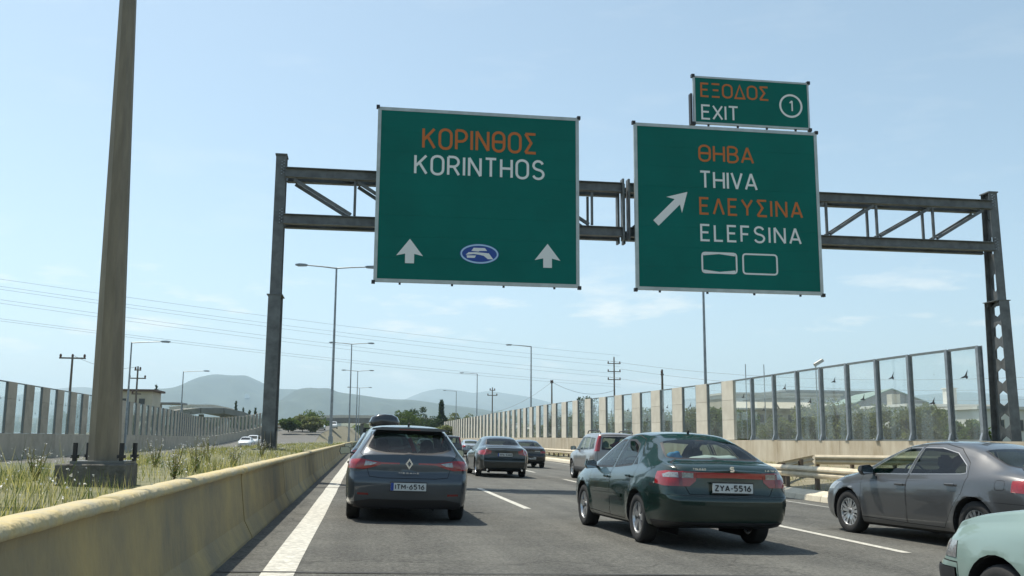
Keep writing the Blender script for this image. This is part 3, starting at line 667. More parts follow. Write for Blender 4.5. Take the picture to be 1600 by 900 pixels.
def strips(root, X, y0, y1, pitch, cw, ZBf, ZTf, mc, side, bd, far=1e9, t=.16):
    y = y0; i = 0
    while y < y1:
        z0, z1 = ZBf(y), ZTf(y); pt = pitch*(1 if y < far else 1)
        # concrete strip stacked from three blocks
        p, q = along(X, y, y+cw); oz = ZTf(y+cw)-z1
        h = (z1-z0)/3
        if y < 95:
            for k in range(3): wall_piece(root, 'concrete_block', p, q, t, z0+k*h+.006, z0+(k+1)*h-.006, mc, oz)
        else: wall_piece(root, 'concrete_strip', p, q, t, z0, z1, mc, oz)
        a, b = y+cw+.05, y+pt-.05
        p, q = along(X, a, b); oz = ZTf(b)-ZTf(a)
        bb = []
        if i < 16: bb = [(.5, z0+(1.9 if (i*7) % 3 else 1.2), .30)]
        pane(root, p, q, z0+.05, z1-.06, bb, oz, side)
        for yy in (a, b):
            pp, qq = along(X, yy-.03, yy+.03); wall_piece(root, 'frame_upright', pp, qq, t-.04, z0, z1, M_frame, 0)
        wall_piece(root, 'top_rail', p, q, .08, z1-.06, z1, M_frame, oz)
        y += pt; i += 1
# first dark post bay then the concrete strips
p, q = along(RWX, 44.99, 47.0); pane(wr, p, q, ZB(45)+.06, ZT-.06, [(.5, 3.4, .28)]); wall_piece(wr, 'top_rail', p, q, .08, ZT-.075, ZT, M_frame)
strips(wr, RWX, 47.05, 186, 3.42, 1.45, ZB, lambda y: ZT+.002*max(0, y-60), M_conc, -1, 1)
wl = tag(empty('noise_wall', (0, 0, 0)), 'noise wall of glass and beige brown concrete strips beyond the opposite carriageway', 'noise wall')
y = 30.
while y < 222:
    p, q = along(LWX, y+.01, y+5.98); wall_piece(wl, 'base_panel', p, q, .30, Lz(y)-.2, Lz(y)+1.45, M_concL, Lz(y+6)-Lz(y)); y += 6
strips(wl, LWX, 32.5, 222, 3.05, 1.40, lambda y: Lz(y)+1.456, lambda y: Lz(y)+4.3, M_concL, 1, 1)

# ================================================================== GUARD RAILS
M_rail = mat('tan guard rail', (.60, .52, .38), .6, .15, .2, 3); M_rust = mat('brown guard rail post', (.16, .12, .09), .7, .3, .2, 6)  # beam in a warm tan base colour, posts brown
WB = [(-.0, .31), (.03, .30), (.085, .24), (.085, .20), (.02, .155), (.085, .11), (.085, .07), (.03, .01), (0, 0)]
def rail(name, path, ztop_, label, postgap=2.0, zg=.1):
    ztop = 0
    t = tag(empty(name, (path[0][0], path[0][1], 0)), label, 'guard rail', 'steel guard rails on the right verge'); inv = Matrix.Translation((-path[0][0], -path[0][1], 0))
    pts = []; 
    for a, b in zip(path[:-1], path[1:]):
        L = math.hypot(b[0]-a[0], b[1]-a[1]); n = max(1, round(L/4.0))
        for i in range(n): pts.append((lerp2(a, b, i/n), lerp2(a, b, (i+1)/n)))
    for a, b in pts:
        d = Vector((b[0]-a[0], b[1]-a[1])).normalized(); n = Vector((-d.y, d.x))
        if n.x > 0 and abs(n.x) > .3: n = -n
        if abs(n.x) <= .3 and n.y > 0: n = -n
        bm = bmesh.new(); A = [bm.verts.new((a[0]+n.x*o, a[1]+n.y*o, ztop-.31+z)) for o, z in WB]; B = [bm.verts.new((b[0]+n.x*o-d.x*.004, b[1]+n.y*o, ztop-.31+z)) for o, z in WB]
        for i in range(len(A)-1): bm.faces.new((A[i], A[i+1], B[i+1], B[i]))
        za_, zb_ = ztop_(a), ztop_(b)
        for v in A: v.co.z += za_
        for v in B: v.co.z += zb_
        o = finish(bm, 'beam', M_rail); o.parent = t; o.matrix_parent_inverse = inv
        for k in (.03, .5):
            c = lerp2(a, b, k); c = (c[0]-n.x*.10, c[1]-n.y*.10)
            bm = bmesh.new(); ztop = za_+(zb_-za_)*k; box(bm, c[0]-.05, c[0]+.05, c[1]-.05, c[1]+.05, -.35, ztop-.02)
            box(bm, c[0]+n.x*.05-.03, c[0]+n.x*.05+.03, c[1]+n.y*.06-.03, c[1]+n.y*.06+.03, ztop-.24, ztop-.08)
            ztop = 0; o = finish(bm, 'rail_post', M_rust); o.parent = t; o.matrix_parent_inverse = inv
rail('guard_rail', [(11.72, -12), (11.72, 12), (11.75, 26), (12.3, 36), (13.0, 46), (14.4, 68), (14.8, 118)], lambda p: .56, 'long low steel guard rail running close behind the pale kerb')
rail('guard_rail', [(12.0, 27.0), (14.9, 30.6), (17.0, 29.6), (21.0, 27.2)], lambda p: .60+.17*min(1, (p[0]-12)/2.9), 'short steel guard rail angling away towards the right gantry post')

# ================================================================== LAMPS AND POLES
def lamp(x, y, z0, H_, arms, name, label, group, r0=.11, r1=.05, armlen=2.0, dy=0):
    t = tag(empty(name, (x, y, z0)), label, 'street lamp', group)
    bm = bmesh.new(); frustum(bm, (0, 0, 0), r0, (0, 0, H_), r1, 8, rot=R(22.5)); frustum(bm, (0, 0, 0), r0*1.6, (0, 0, .5), r0*1.5, 8, rot=R(22.5)); finish(bm, 'pole', M_gal if r0 < .12 else M_pole, t)
    for s in arms:
        bm = bmesh.new(); tip = (s*armlen, 0, H_+.10)
        frustum(bm, (0, 0, H_-.03), r1*.8, (s*armlen*.5, 0, H_+.05), r1*.7, 6); frustum(bm, (s*armlen*.5, 0, H_+.05), r1*.7, tip, r1*.6, 6); finish(bm, 'arm', M_gal, t)
        bm = bmesh.new(); pr = [(0, .02), (.12, .07), (.5, .09), (.75, .05), (.78, .0), (.6, -.07), (.1, -.05)]
        prism(bm, [(tip[0]+s*a, tip[2]+b) for a, b in pr], 'y', -.15, .15); bmesh.ops.recalc_face_normals(bm, faces=bm.faces[:]); finish(bm, 'lamp_head', M_gal, t)
    return t
# near tapering pole on its block
t = tag(empty('street_lamp', (-2.42, 9.7, .98)), 'nearest lamp pole, thick and tapering, on a dark concrete block in the grass', 'street lamp', 'double armed lamps along the median')
bm = bmesh.new(); frustum(bm, (0, 0, 0), .146, (-.15, 0, 8.2), .032, 8, rot=R(22.5)); finish(bm, 'pole', M_pole, t)
bm = bmesh.new(); box(bm, -.24, .24, -.24, .24, -.02, .004); finish(bm, 'base_plate', M_gan, t)
for sx_, sy_ in ((-.21, -.2), (.20, -.2), (.25, .1), (-.2, .2)):
    bm = bmesh.new(); frustum(bm, (sx_, sy_, .0), .022, (sx_, sy_, .17), .022, 8); frustum(bm, (sx_, sy_, .03), .04, (sx_, sy_, .06), .04, 6); finish(bm, 'anchor_bolt', M_blk, t)
bm = bmesh.new(); v = box(bm, -.36, .25, -.27, .27, -.26, -.022); bmesh.ops.bevel(bm, geom=bm.edges[:], offset=.012, segments=1, affect='EDGES'); finish(bm, 'foundation_block', mat('dark weathered concrete', (.13, .125, .11), .95, 0, .4, 9, .8, 25), t)
for s in (-1, 1):
    bm = bmesh.new(); frustum(bm, (-.15, 0, 8.15), .035, (s*2.0, 0, 8.3), .03, 6); finish(bm, 'arm', M_gal, t)
    bm = bmesh.new(); prism(bm, [(s*2, 8.28), (s*2.7, 8.4), (s*2.75, 8.3), (s*2.1, 8.2)], 'y', -.15, .15); finish(bm, 'lamp_head', M_gal, t)
for k, (x, y, H_, lb) in enumerate(((-1.98, 60, 10.9, 'second median lamp, tallest thin double armed pole between gantry post and left sign'), (-1.62, 109, 10.9, 'third median lamp, double armed, just right of the tall thin one'), (-1.2, 153, 10.9, 'fourth median lamp, small double armed pole before the hills'), (-1.1, 200, 10.7, 'farthest and smallest double armed median lamp'))):
    lamp(x, y, .85, H_, (-1, 1), 'street_lamp', lb, 'double armed lamps along the median', r0=.10, r1=.06, armlen=1.75)
for x, y, zt, lb in ((21.15, 58, 12.6, 'lamp pole rising behind the right noise wall under the exit sign'), (19.0, 110, 12.0, 'right side lamp with left arm, left of the lattice power pole'), (18.5, 160, 12.1, 'shorter right side lamp with left arm over the traffic'), (20.2, 215, 11.9, 'smallest right side lamp with left arm near the dark trees')):
    lamp(x, y, 0, zt, (-1,), 'street_lamp', lb, 'single armed lamps on the right', r0=.11, r1=.065, armlen=2.2)
for x, y, z0, zt, al, lb in ((-18.5, 80, 0, 8.7, 2.2, 'left side lamp with right arm rising beside the nearest thick pole'), (-22.5, 125, 0, 9.4, 2.4, 'left side lamp with right arm in front of the rounded mountain')):
    lamp(x, y, z0, zt, (1,), 'street_lamp', lb, 'single armed lamps on the left', r0=.10, r1=.055, armlen=al)
M_wood = mat('grey brown timber pole', (.16, .135, .11), .9, 0, .3, 4, stretch=(4, 4, .5)); M_ins = mat('brown insulator', (.10, .05, .035), .4)
def upole(x, y, H_, arms, label, r=.14, aw=1.2):
    t = tag(empty('power_pole', (x, y, 0)), label, 'power pole')
    bm = bmesh.new(); frustum(bm, (0, 0, 0), r, (0, 0, H_), r*.6, 8); finish(bm, 'pole', M_wood, t)
    for z, w, n in arms:
        bm = bmesh.new(); box(bm, -w, w, -.06, .06, z-.06, z+.06); finish(bm, 'crossarm', M_wood, t)
        for i in range(n):
            xx = -w+.1+(2*w-.2)*i/max(1, n-1)
            bm = bmesh.new(); frustum(bm, (xx, 0, z+.06), .07, (xx, 0, z+.2), .11, 6); frustum(bm, (xx, 0, z+.2), .11, (xx, 0, z+.34), .06, 6); finish(bm, 'insulator', M_ins, t)
    return t
upole(-24.3, 85, 7.9, [(7.75, 1.05, 3)], 'timber power pole with one crossarm and three insulators, far left')
upole(-24.6, 110, 8.9, [(8.5, .35, 2), (7.6, .9, 2), (5.9, .5, 1)], 'power pole with stacked crossarms beside the left flat roofed house')
upole(36.8, 140, 13.6, [(12.6, 1.0, 2), (11.4, 1.0, 2), (10.2, 1.0, 2)], 'tall power pole with three crossarms above the right noise wall', .16)
upole(22.4, 170, 10.4, [(9.9, .5, 2), (9.0, .9, 2)], 'short power pole with insulators left of the plain timber pole')
upole(23.4, 120, 8.5, [(8.4, .2, 2)], 'plain timber pole where sagging wires meet above the wall')
upole(23.7, 75, 6.9, [(6.5, .12, 1)], 'dark bare pole rising just behind the right wall strips')
for x, lb in ((34.9, 'left one of two slim masts behind the right glass wall'), (36.7, 'right one of two slim masts behind the right glass wall')):
    t = tag(empty('mast', (x, 85, 0)), lb, 'mast'); bm = bmesh.new(); frustum(bm, (0, 0, 0), .06, (0, 0, 8.3), .04, 6); finish(bm, 'pole', M_gal, t)
M_wire = mat('power cable', (.25, .28, .29), .6)
def wire(a, b, sag, label, r=.014, grp='overhead cables crossing the sky'):
    bm = bmesh.new(); a = Vector(a); b = Vector(b); n = 14; pr = None
    for i in range(n+1):
        t = i/n; p = a.lerp(b, t); p.z -= sag*4*t*(1-t)
        cur = [bm.verts.new(p+Vector((0, dy, dz))*r) for dy, dz in ((0, 1), (.87, -.5), (-.87, -.5))]
        if pr:
            for k in range(3): bm.faces.new((pr[k], pr[(k+1) % 3], cur[(k+1) % 3], cur[k]))
        pr = cur
    tag(finish(bm, 'overhead_cable', M_wire), label, 'cable', grp)
ordw = ['topmost', 'second highest', 'third highest', 'fourth highest', 'fifth highest', 'sixth highest', 'lowest']
for i, ((x0, z0), (x1, z1)) in enumerate(zip(((-35.9, 16.5), (-35.9, 15.75), (-35.8, 15.4), (-35.7, 14.35), (-35.7, 13.97), (-35.6, 12.5), (-35.6, 12.26)), ((3.9, 14.78), (3.9, 13.78), (3.9, 13.11), (3.9, 11.95), (3.95, 11.37), (3.98, 10.29), (4, 9.88)))):
    dx, dy, dz = 39.8, 25, z1-z0
    e0 = (x0-dx*.5, 100-dy*.5, z0-dz*.5+.5); e1 = (x1+dx*.9, 125+dy*.9, z1+dz*.15)
    wire(e0, e1, .9, '%s of the parallel cables running over the road to the lattice pole' % ordw[i], .016)
for z, x2, lb in ((12.7, -1, 'high'), (11.5, 1, 'middle'), (10.3, -1, 'low')):
    wire((36.8+x2, 140, z+.3), (75+x2, 90, z-4.4), 1.5, '%s cable from the three armed pole down to the right' % lb, .025, 'cables beyond the right wall')
wire((23.4, 120, 8.5), (36.8, 140, 8.6), 1.0, 'sagging wire from the plain pole to the three armed pole', .03, 'cables beyond the right wall')
wire((23.4, 120, 8.5), (17.5, 140, 5.0), .8, 'wire slanting down left from the plain pole', .03, 'cables beyond the right wall')
wire((-24.6, 110, 8.9), (-24.3, 85, 8.0), .6, 'wire between the two left power poles', .02, 'cables beyond the left wall')

# ================================================================== FAR COUNTRY
def ridge(name, D, prof, m, depth, rough, label_kind='structure', seed=0):
    # prof: (pixel-free) azimuth in slope x/y, height
    xs_ = [p[0]*D for p in prof]; f = pchip(xs_, [p[1]*D for p in prof]); rg = np.random.default_rng(seed)
    nx, ny = 150, 26; X0, X1 = xs_[0], xs_[-1]; ph = rg.uniform(0, 6.28, (8, 2)); fr = rg.uniform(4, 26, (8, 2))
    rows = []
    for j in range(ny):
        v = j/(ny-1)*2-1; sh = (1-abs(v)**1.35)
        r = []
        for i in range(nx):
            u = i/(nx-1); x = X0+(X1-X0)*u; n = sum(math.sin(fr[k][0]*u*3+ph[k][0]+v*fr[k][1]*.35+ph[k][1]*v*3)/(1+k*.55) for k in range(8))
            edge = min(1, u*9, (1-u)*9)
            h = f(x)*sh*edge*(1-.10*(abs(v) > .02)*0)+n*rough*sh*(1-sh)*3*edge
            r.append((x+v*n*rough*1.2, D+v*depth*(1+.1*math.sin(u*14+seed)), max(h, 0)-2 if abs(v) > .97 else h))
        rows.append(r)
    o = sheet(name, rows, m, kind='structure'); o.data.shade_smooth(); return o
S = lambda px, py: ((px-568)/1500+.0, (686+.006*(px-568)-py)/1500)
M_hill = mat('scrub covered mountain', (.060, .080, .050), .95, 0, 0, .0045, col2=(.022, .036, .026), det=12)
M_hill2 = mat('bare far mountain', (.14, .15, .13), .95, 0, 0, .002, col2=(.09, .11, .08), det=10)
def prof_(l):
    o = []
    for px, py in l:
        # convert through the true ray slope
        dx = (px-800)/1500; dy = (450-py)/1500
        v = Fv+Rv*dx+Uv*dy; o.append((v.x/v.y, max(v.z/v.y, .002)))
    return o
ridge('mountain', 6200, prof_([(60, 668), (140, 628), (225, 618), (262, 608), (292, 599), (318, 588), (340, 584.5), (362, 586), (382, 585.5), (402, 593), (420, 602), (440, 607), (466, 608), (492, 612), (520, 617), (560, 630), (620, 655), (640, 668)]), M_hill, 1700, 24, seed=3)
ridge('mountain', 4700, prof_([(380, 672), (420, 640), (455, 614), (470, 607), (485, 605), (500, 606), (512, 606), (530, 612), (560, 616), (600, 622), (640, 624), (690, 631), (740, 637), (800, 650), (850, 668)]), M_hill, 1100, 14, seed=5)
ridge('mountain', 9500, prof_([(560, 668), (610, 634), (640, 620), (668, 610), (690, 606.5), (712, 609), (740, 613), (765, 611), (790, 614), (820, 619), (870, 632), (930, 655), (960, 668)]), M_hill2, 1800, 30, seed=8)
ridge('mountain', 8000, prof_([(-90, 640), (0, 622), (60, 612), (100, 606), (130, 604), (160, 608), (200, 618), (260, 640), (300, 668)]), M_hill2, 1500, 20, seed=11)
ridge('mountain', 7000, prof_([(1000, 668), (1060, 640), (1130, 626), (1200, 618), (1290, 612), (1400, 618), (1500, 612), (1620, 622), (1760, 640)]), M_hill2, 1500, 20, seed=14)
ridge('hill', 1500, prof_([(120, 682), (220, 668), (330, 662), (440, 659), (540, 658), (640, 659), (760, 660), (860, 664), (960, 676)]), M_land, 420, 3, seed=21)
# quarry scars and hilltop houses as little pale boxes on the slopes
M_pwh = mat('off white render', (.66, .64, .58), .8, 0, .08, .4); M_crm = mat('cream render', (.50, .46, .37), .85, 0, .12, .5); M_roof = mat('terracotta roof', (.30, .12, .07), .85, 0, .25, 1)  # white, cream and terracotta are the buildings' own colours
def at(px, py, Y):
    v = Fv+Rv*((px-800)/1500)+Uv*((450-py)/1500); k = Y/v.y; return v.x*k, Y, 1.2+v.z*k
for px, py, w, YY, lb in ((361, 606, 26, 5665, 'tiny white building high on the rounded mountain'), (386, 618, 24, 5450, 'tiny white building lower on the rounded mountain slope')):
    x, y, z = at(px, py, YY); bm = bmesh.new(); box(bm, x-w/2, x+w/2, y-8, y+8, z-14, z+9); o = finish(bm, 'distant_building', M_pwh); tag(o, lb, 'building')

def building(name, x, y, w, d, h, label, wall, roof='flat', wins=(), cat='building', rz=0, balc=(), rm=None, ov=.3, par=.0):
    t = tag(empty(name, (x, y, -.05), rz), label, cat)
    bm = bmesh.new(); box(bm, -w/2, w/2, 0, d, 0, h); finish(bm, 'wall', wall, t)
    bm = bmesh.new()
    if roof == 'flat': box(bm, -w/2-ov, w/2+ov, -ov, d+ov, h+.002, h+.28)
    elif roof == 'gable':   # ridge runs along y, gable faces the road
        prism(bm, [(-w/2-ov, h-.02), (0, h+w*.21), (w/2+ov, h-.02), (w/2+ov, h-.16), (0, h+w*.21-.16), (-w/2-ov, h-.16)], 'y', -ov, d+ov)
    bmesh.ops.recalc_face_normals(bm, faces=bm.faces[:]); finish(bm, 'roof', rm or wall, t)
    if roof == 'gable':
        bm = bmesh.new(); prism(bm, [(-w/2, h), (w/2, h), (0, h+w*.21-.17)], 'y', .02, d-.02); bmesh.ops.recalc_face_normals(bm, faces=bm.faces[:]); finish(bm, 'gable', wall, t)
    for (wx, wz, ww, wh) in wins:
        bm = bmesh.new(); box(bm, wx-ww/2-.08, wx+ww/2+.08, -.05, .02, wz-.08, wz+wh+.08); f = finish(bm, 'window', M_crm, t)
        bm = bmesh.new(); box(bm, wx-ww/2, wx+ww/2, -.062, -.03, wz, wz+wh); finish(bm, 'window_pane', M_winp, f)
    for (bx, bz, bw, bh, m_) in balc:
        bm = bmesh.new(); box(bm, bx-bw/2, bx+bw/2, -1.5, -.02, bz-.18, bz-.002); b = finish(bm, 'balcony', M_crm, t)
        if bh > 1.2:
            bm = bmesh.new(); prism(bm, [(-1.9, bz+.1), (-.05, bz+bh), (-.05, bz+bh-.08), (-1.9, bz+.02)], 'x', bx-bw/2, bx+bw/2); bmesh.ops.recalc_face_normals(bm, faces=bm.faces[:]); finish(bm, 'sun_tilted_awning', m_, b); continue  # cream front given an upward slope so that the sun brightens it
        bm = bmesh.new(); box(bm, bx-bw/2, bx+bw/2, -1.56, -1.50, bz, bz+bh); finish(bm, 'balcony_front', m_, b)
    return t
M_winp = mat('dark far window', (.05, .06, .065), .2); M_gry = mat('grey metal sheet wall', (.27, .275, .27), .7, 0, .15, .7); M_ggr = mat('grey green roof sheet', (.20, .27, .22), .6, 0, .15, 1)
M_awn = mat('cream balcony front', (.66, .60, .48), .8)
# right, behind the glass
x, _, _ = at(1225, 600, 130)
building('apartment_building', x, 130, 17, 12, 7.8, 'low apartment building with cream balcony fronts behind the right glass panes', M_crm,
         wins=[(-7+i*2.8, 3.9, 2.0, 1.1) for i in range(6)]+[(-7+i*2.8, .9, 1.5, 1.4) for i in range(6)], balc=[(-5.0, 5.75, 6.2, 1.55, M_awn), (.9, 5.75, 5.0, 1.55, M_awn), (6.6, 5.75, 2.6, 1.5, M_pwh), (0, 2.6, 15, .8, M_crm)])
x, _, _ = at(1300, 600, 150)
building('apartment_building', x, 150, 16, 12, 9.4, 'grey flat roofed block half hidden by olive trees', M_gry, wins=[(-5+i*3, 6.6, 1.5, 1.5) for i in range(4)])
x, _, _ = at(1392, 600, 105)
building('warehouse', x, 105, 7.6, 16, 5.9, 'grey shed with low green gabled roof behind the right glass', M_gry, 'gable', rm=M_ggr, cat='warehouse', rz=R(-14), wins=[(-2.3, 3.1, 1.0, .9)])
x, _, _ = at(1490, 600, 92)
t = building('office_building', x, 92, 10.5, 9, 4.9, 'white low building with a row of dark windows beside the right gantry post', M_pwh, wins=[(-4.1+i*1.65, 2.9, 1.2, .9) for i in range(6)], cat='building')
bm = bmesh.new(); box(bm, 1.9, 2.9, 4, 5, 5.2, 7.0); box(bm, 1.8, 3.0, 3.9, 5.1, 7.01, 7.12); finish(bm, 'stair_tower', M_pwh, t)
bm = bmesh.new(); box(bm, -5.25, -4.3, 3, 4, 5.2, 6.3); finish(bm, 'roof_tank', M_crm, t)
x, _, _ = at(1600, 600, 80)
building('office_building', x+2, 84, 8, 9, 4.4, 'plain white building seen past the right edge of the gantry post', M_pwh, wins=[(-2+i*2, 2.4, 1.1, 1.0) for i in range(3)])
# left
x, _, _ = at(208, 620, 140)
building('house', x, 140, 5.0, 6, 7.6, 'small cream house with brown flat roof behind the left noise wall', M_crm, rm=mat('brown roof edge', (.12, .08, .06), .9), wins=[(-1.3, 5.6, .8, 1), (1.2, 5.6, .8, 1)], cat='house', ov=.5)
x, _, _ = at(252, 633, 150)
t = tag(empty('canopy', (x, 150, 0)), 'thin flat canopy on posts beside the small cream house', 'canopy')
bm = bmesh.new(); box(bm, -3.4, 3.4, -2, 2, 6.1, 6.35); finish(bm, 'roof', M_gry, t)
for xx in (-3, 0, 3): bm = bmesh.new(); box(bm, xx-.1, xx+.1, -.1, .1, 0, 6.095); finish(bm, 'post', M_gal, t)
# overpasses
M_opc = mat('dark overpass concrete', (.22, .215, .19), .9, 0, .2, .3)  # deck and piers of plain dark concrete
def overpass(name, pts, w, th, label, piers):
    t = tag(empty(name, pts[0]), label, 'bridge'); o0 = Vector(pts[0]); bm = bmesh.new()
    for a, b in zip(pts[:-1], pts[1:]):
        beam(bm, Vector(a)-o0, Vector(b)-o0, w, th)
    finish(bm, 'deck', M_opc, t)
    bm = bmesh.new()
    for a, b in zip(pts[:-1], pts[1:]):
        beam(bm, Vector(a)-o0+Vector((0, -w/2, th/2+.45)), Vector(b)-o0+Vector((0, -w/2, th/2+.45)), .2, .9)
    finish(bm, 'parapet', M_conc, t)
    for p in piers:
        bm = bmesh.new(); q = Vector(p)-o0; box(bm, q.x-.6, q.x+.6, q.y-1, q.y+1, -o0.z, q.z-th/2); finish(bm, 'pier', M_opc, t)
P3 = lambda px, py, Y: at(px, py, Y)
overpass('overpass', [P3(478, 658, 330), P3(540, 657, 330), P3(620, 658, 330), P3(700, 663, 330)], 9, 1.6, 'dark overpass crossing the motorway ahead, beyond the median lamps', [P3(512, 658, 330), P3(566, 658, 330), P3(608, 660, 330)])
overpass('overpass', [P3(268, 646, 280), P3(300, 642, 285), P3(335, 642, 292), P3(362, 647, 300), P3(384, 656, 308)], 7, 1.6, 'curved ramp bridge beyond the end of the left noise wall', [P3(315, 643, 288), P3(348, 645, 296)])

# ------------------------------------------------------------------ trees
def leafset(n, c, rx, ry, rz_, s, clumps, rg, flat=.0):
    cl = rg.normal(size=(clumps, 3)); cl /= np.linalg.norm(cl, axis=1)[:, None]; cl *= rg.uniform(.35, 1.0, (clumps, 1))**.6
    sz = rg.uniform(.20, .42, clumps)
    k = rg.integers(0, clumps, n); d = rg.normal(size=(n, 3)); d /= np.linalg.norm(d, axis=1)[:, None]
    p = cl[k]*.80+d*(sz[k]*rg.uniform(.55, 1, n))[:, None]
    p = p*np.array([rx, ry, rz_])+np.array(c)
    a = rg.normal(size=(n, 3)); b = rg.normal(size=(n, 3)); a /= np.linalg.norm(a, axis=1)[:, None]; b /= np.linalg.norm(b, axis=1)[:, None]
    s_ = s*rg.uniform(.6, 1.3, n)[:, None]
    V = np.concatenate([p-a*s_*.5, p+a*s_*.5, p+b*s_], 0); i = np.arange(n); F = np.stack([i, i+n, i+2*n], 1)
    return V, F
M_bark = mat('bark', (.10, .08, .06), .95, 0, .3, 6)
LM = {'olive': (leafmat('olive leaf', (.125, .14, .075)), leafmat('dusty olive leaf', (.18, .19, .115))),
      'green': (leafmat('mid green leaf', (.060, .095, .028)), leafmat('light green leaf', (.105, .14, .045))),
      'dark': (leafmat('dark needle', (.028, .048, .022)), leafmat('dark green leaf', (.045, .070, .030)))}
TN = 0
def tree(x, y, z0, h, w, kind, label, name='tree', cat='tree', n=2600, leaf=.22, trunk=.28, group=None, shape='round', clumps=26):
    global TN; TN += 1; rg = np.random.default_rng(100+TN)
    t = tag(empty(name, (x, y, z0)), label, cat, group)
    bm = bmesh.new(); th = h*trunk; r = max(.05, h*.022)
    top = Vector((rg.normal()*.05*h, 0, th+h*.15)); frustum(bm, (0, 0, -.1), r*1.3, tuple(top), r*.7, 7)
    for i in range(6):
        a = rg.uniform(0, 6.28); e_ = Vector((math.cos(a)*w*.30, math.sin(a)*w*.30, h*rg.uniform(.5, .85)))
        frustum(bm, tuple(top*rg.uniform(.6, 1)), r*.55, tuple(e_), r*.15, 5, caps=False)
    finish(bm, 'trunk', M_bark, t)
    if shape == 'cone':
        V = []; F = []; k = 0; m = n
        zz = h*.06+(h*.94)*rg.random(m)**1.25; rad = (w/2)*(1-(zz/h))**.62*(.75+.25*np.sin(zz/h*17+rg.uniform(0, 6)))*rg.uniform(.55, 1, m); a = rg.uniform(0, 6.28, m)
        p = np.stack([rad*np.cos(a), rad*np.sin(a), zz], 1); q = rg.normal(size=(m, 3))*leaf*.6; q2 = rg.normal(size=(m, 3))*leaf*.6; q2[:, 2] = abs(q2[:, 2])+leaf*.7
        V = np.concatenate([p-q*.5, p+q*.5, p+q2]); i = np.arange(m); F = np.stack([i, i+m, i+2*m], 1)
    elif shape == 'palm':
        Vs = []; Fs = []; b = 0
        for f_ in range(26):
            a = rg.uniform(0, 6.28); up = rg.uniform(-.1, 1.0); L = w*.5*rg.uniform(.8, 1.1)
            for s_ in range(14):
                u = s_/13; c = np.array([math.cos(a)*L*u, math.sin(a)*L*u, h*.72+L*(up*u-.75*u*u)])
                sd_ = np.array([-math.sin(a), math.cos(a), 0])
                for k in (-1, 1):
                    Vs += [c, c+np.array([math.cos(a), math.sin(a), 0])*leaf*.25, c+sd_*k*leaf*1.5+np.array([math.cos(a)*.3, math.sin(a)*.3, -.25])*leaf]; Fs.append([b, b+1, b+2]); b += 3
        V = np.array(Vs); F = np.array(Fs)
    else:
        V, F = leafset(n, (0, 0, h*(.5+trunk*.5)), w/2, w/2, h*(1-trunk)/2*1.05, leaf, clumps, rg)
    idx = RNG.choice(2, len(F), p=(.6, .4)); tri_mesh('crown', V, F, LM[kind], idx, t)
    return t
# olive trees behind right glass
for px, Y, h, w, k, lb in ((1282, 72, 4.9, 5.2, 'olive', 'dusty olive tree left of the gabled shed, behind glass'), (1325, 66, 4.6, 5.0, 'olive', 'rounded olive tree in front of the gabled shed'), (1383, 70, 4.1, 5.2, 'olive', 'low olive tree under the right half of the shed'),
                           (1438, 62, 4.0, 4.6, 'olive', 'olive tree in front of the white low building'), (1478, 68, 3.7, 4.2, 'green', 'green bushy tree before the white building windows'), (1524, 50, 2.6, 1.8, 'green', 'small green bush beside the last glass panes'), (1497, 52, 2.4, 1.4, 'green', 'small dark bush left of the last glass panes'),
                           (1212, 82, 3.4, 4.6, 'olive', 'olive tree in front of the cream balconies'), (1158, 90, 4.6, 5.0, 'green', 'green tree left of the balconied building'), (1122, 84, 4.4, 4.0, 'green', 'green tree behind the last concrete strip bay'),
                           (1085, 92, 4.7, 5.2, 'olive', 'olive tree behind the middle concrete strips'), (1050, 90, 4.3, 4.5, 'green', 'green tree seen through the strips beside the dark bare pole'), (1010, 98, 4.6, 5.5, 'green', 'green tree behind the strips right of the three armed pole'),
                           (975, 104, 4.6, 5.0, 'olive', 'olive tree behind the strips below the three armed pole'), (938, 112, 4.8, 5.4, 'green', 'green tree behind the strips left of the three armed pole'), (905, 122, 4.8, 6, 'green', 'green tree glimpsed between far concrete strips'), (872, 135, 5.0, 6, 'dark', 'dark tree glimpsed between far narrow strips')):
    x, _, _ = at(px, 686, Y); tree(x, Y, 0, h, w, k, lb, group='trees behind the right noise wall', n=4600, leaf=.20, trunk=.10, clumps=34)
x, _, _ = at(915, 686, 125); tree(x, 125, 0, 7.3, 4.2, 'dark', 'dark tree crown topping the right wall beside the plain pole', n=1500, leaf=.3)
x, _, _ = at(795, 686, 150); tree(x, 150, 0, 6.5, 6.5, 'green', 'palm like crown showing above the far right wall', name='palm_tree', shape='palm', leaf=.45)
# centre trees
for px, Y, h, w, k, sh_, lb in ((635, 235, 8.6, 9, 'green', 'round', 'green tree above the blue hatchback, left of the dark cypress'), (655, 240, 9.2, 9, 'dark', 'round', 'darker broad tree beside the cypress'), (618, 260, 7.4, 8, 'green', 'round', 'small green tree at the left end of the roadside trees'),
                                (689, 225, 10.0, 4.6, 'dark', 'cone', 'dark cypress above the stopped traffic'), (712, 236, 8.0, 8, 'olive', 'round', 'olive coloured tree right of the dark cypress'), (733, 240, 7.2, 7, 'olive', 'round', 'pale tree where the right wall begins'), (672, 225, 6.4, 7, 'dark', 'round', 'low dark tree between the cypress and the hatchback roof'),
                                (692, 170, 3.6, 6.0, 'olive', 'round', 'pale grey green bush at the far end of the right wall')):
    x, _, _ = at(px, 686, Y); tree(x, Y, 0, h, w, k, lb, n=3200 if sh_ == 'round' else 2200, leaf=.38, shape=sh_, trunk=.12, name='cypress_tree' if sh_ == 'cone' else 'tree', group='roadside trees ahead')
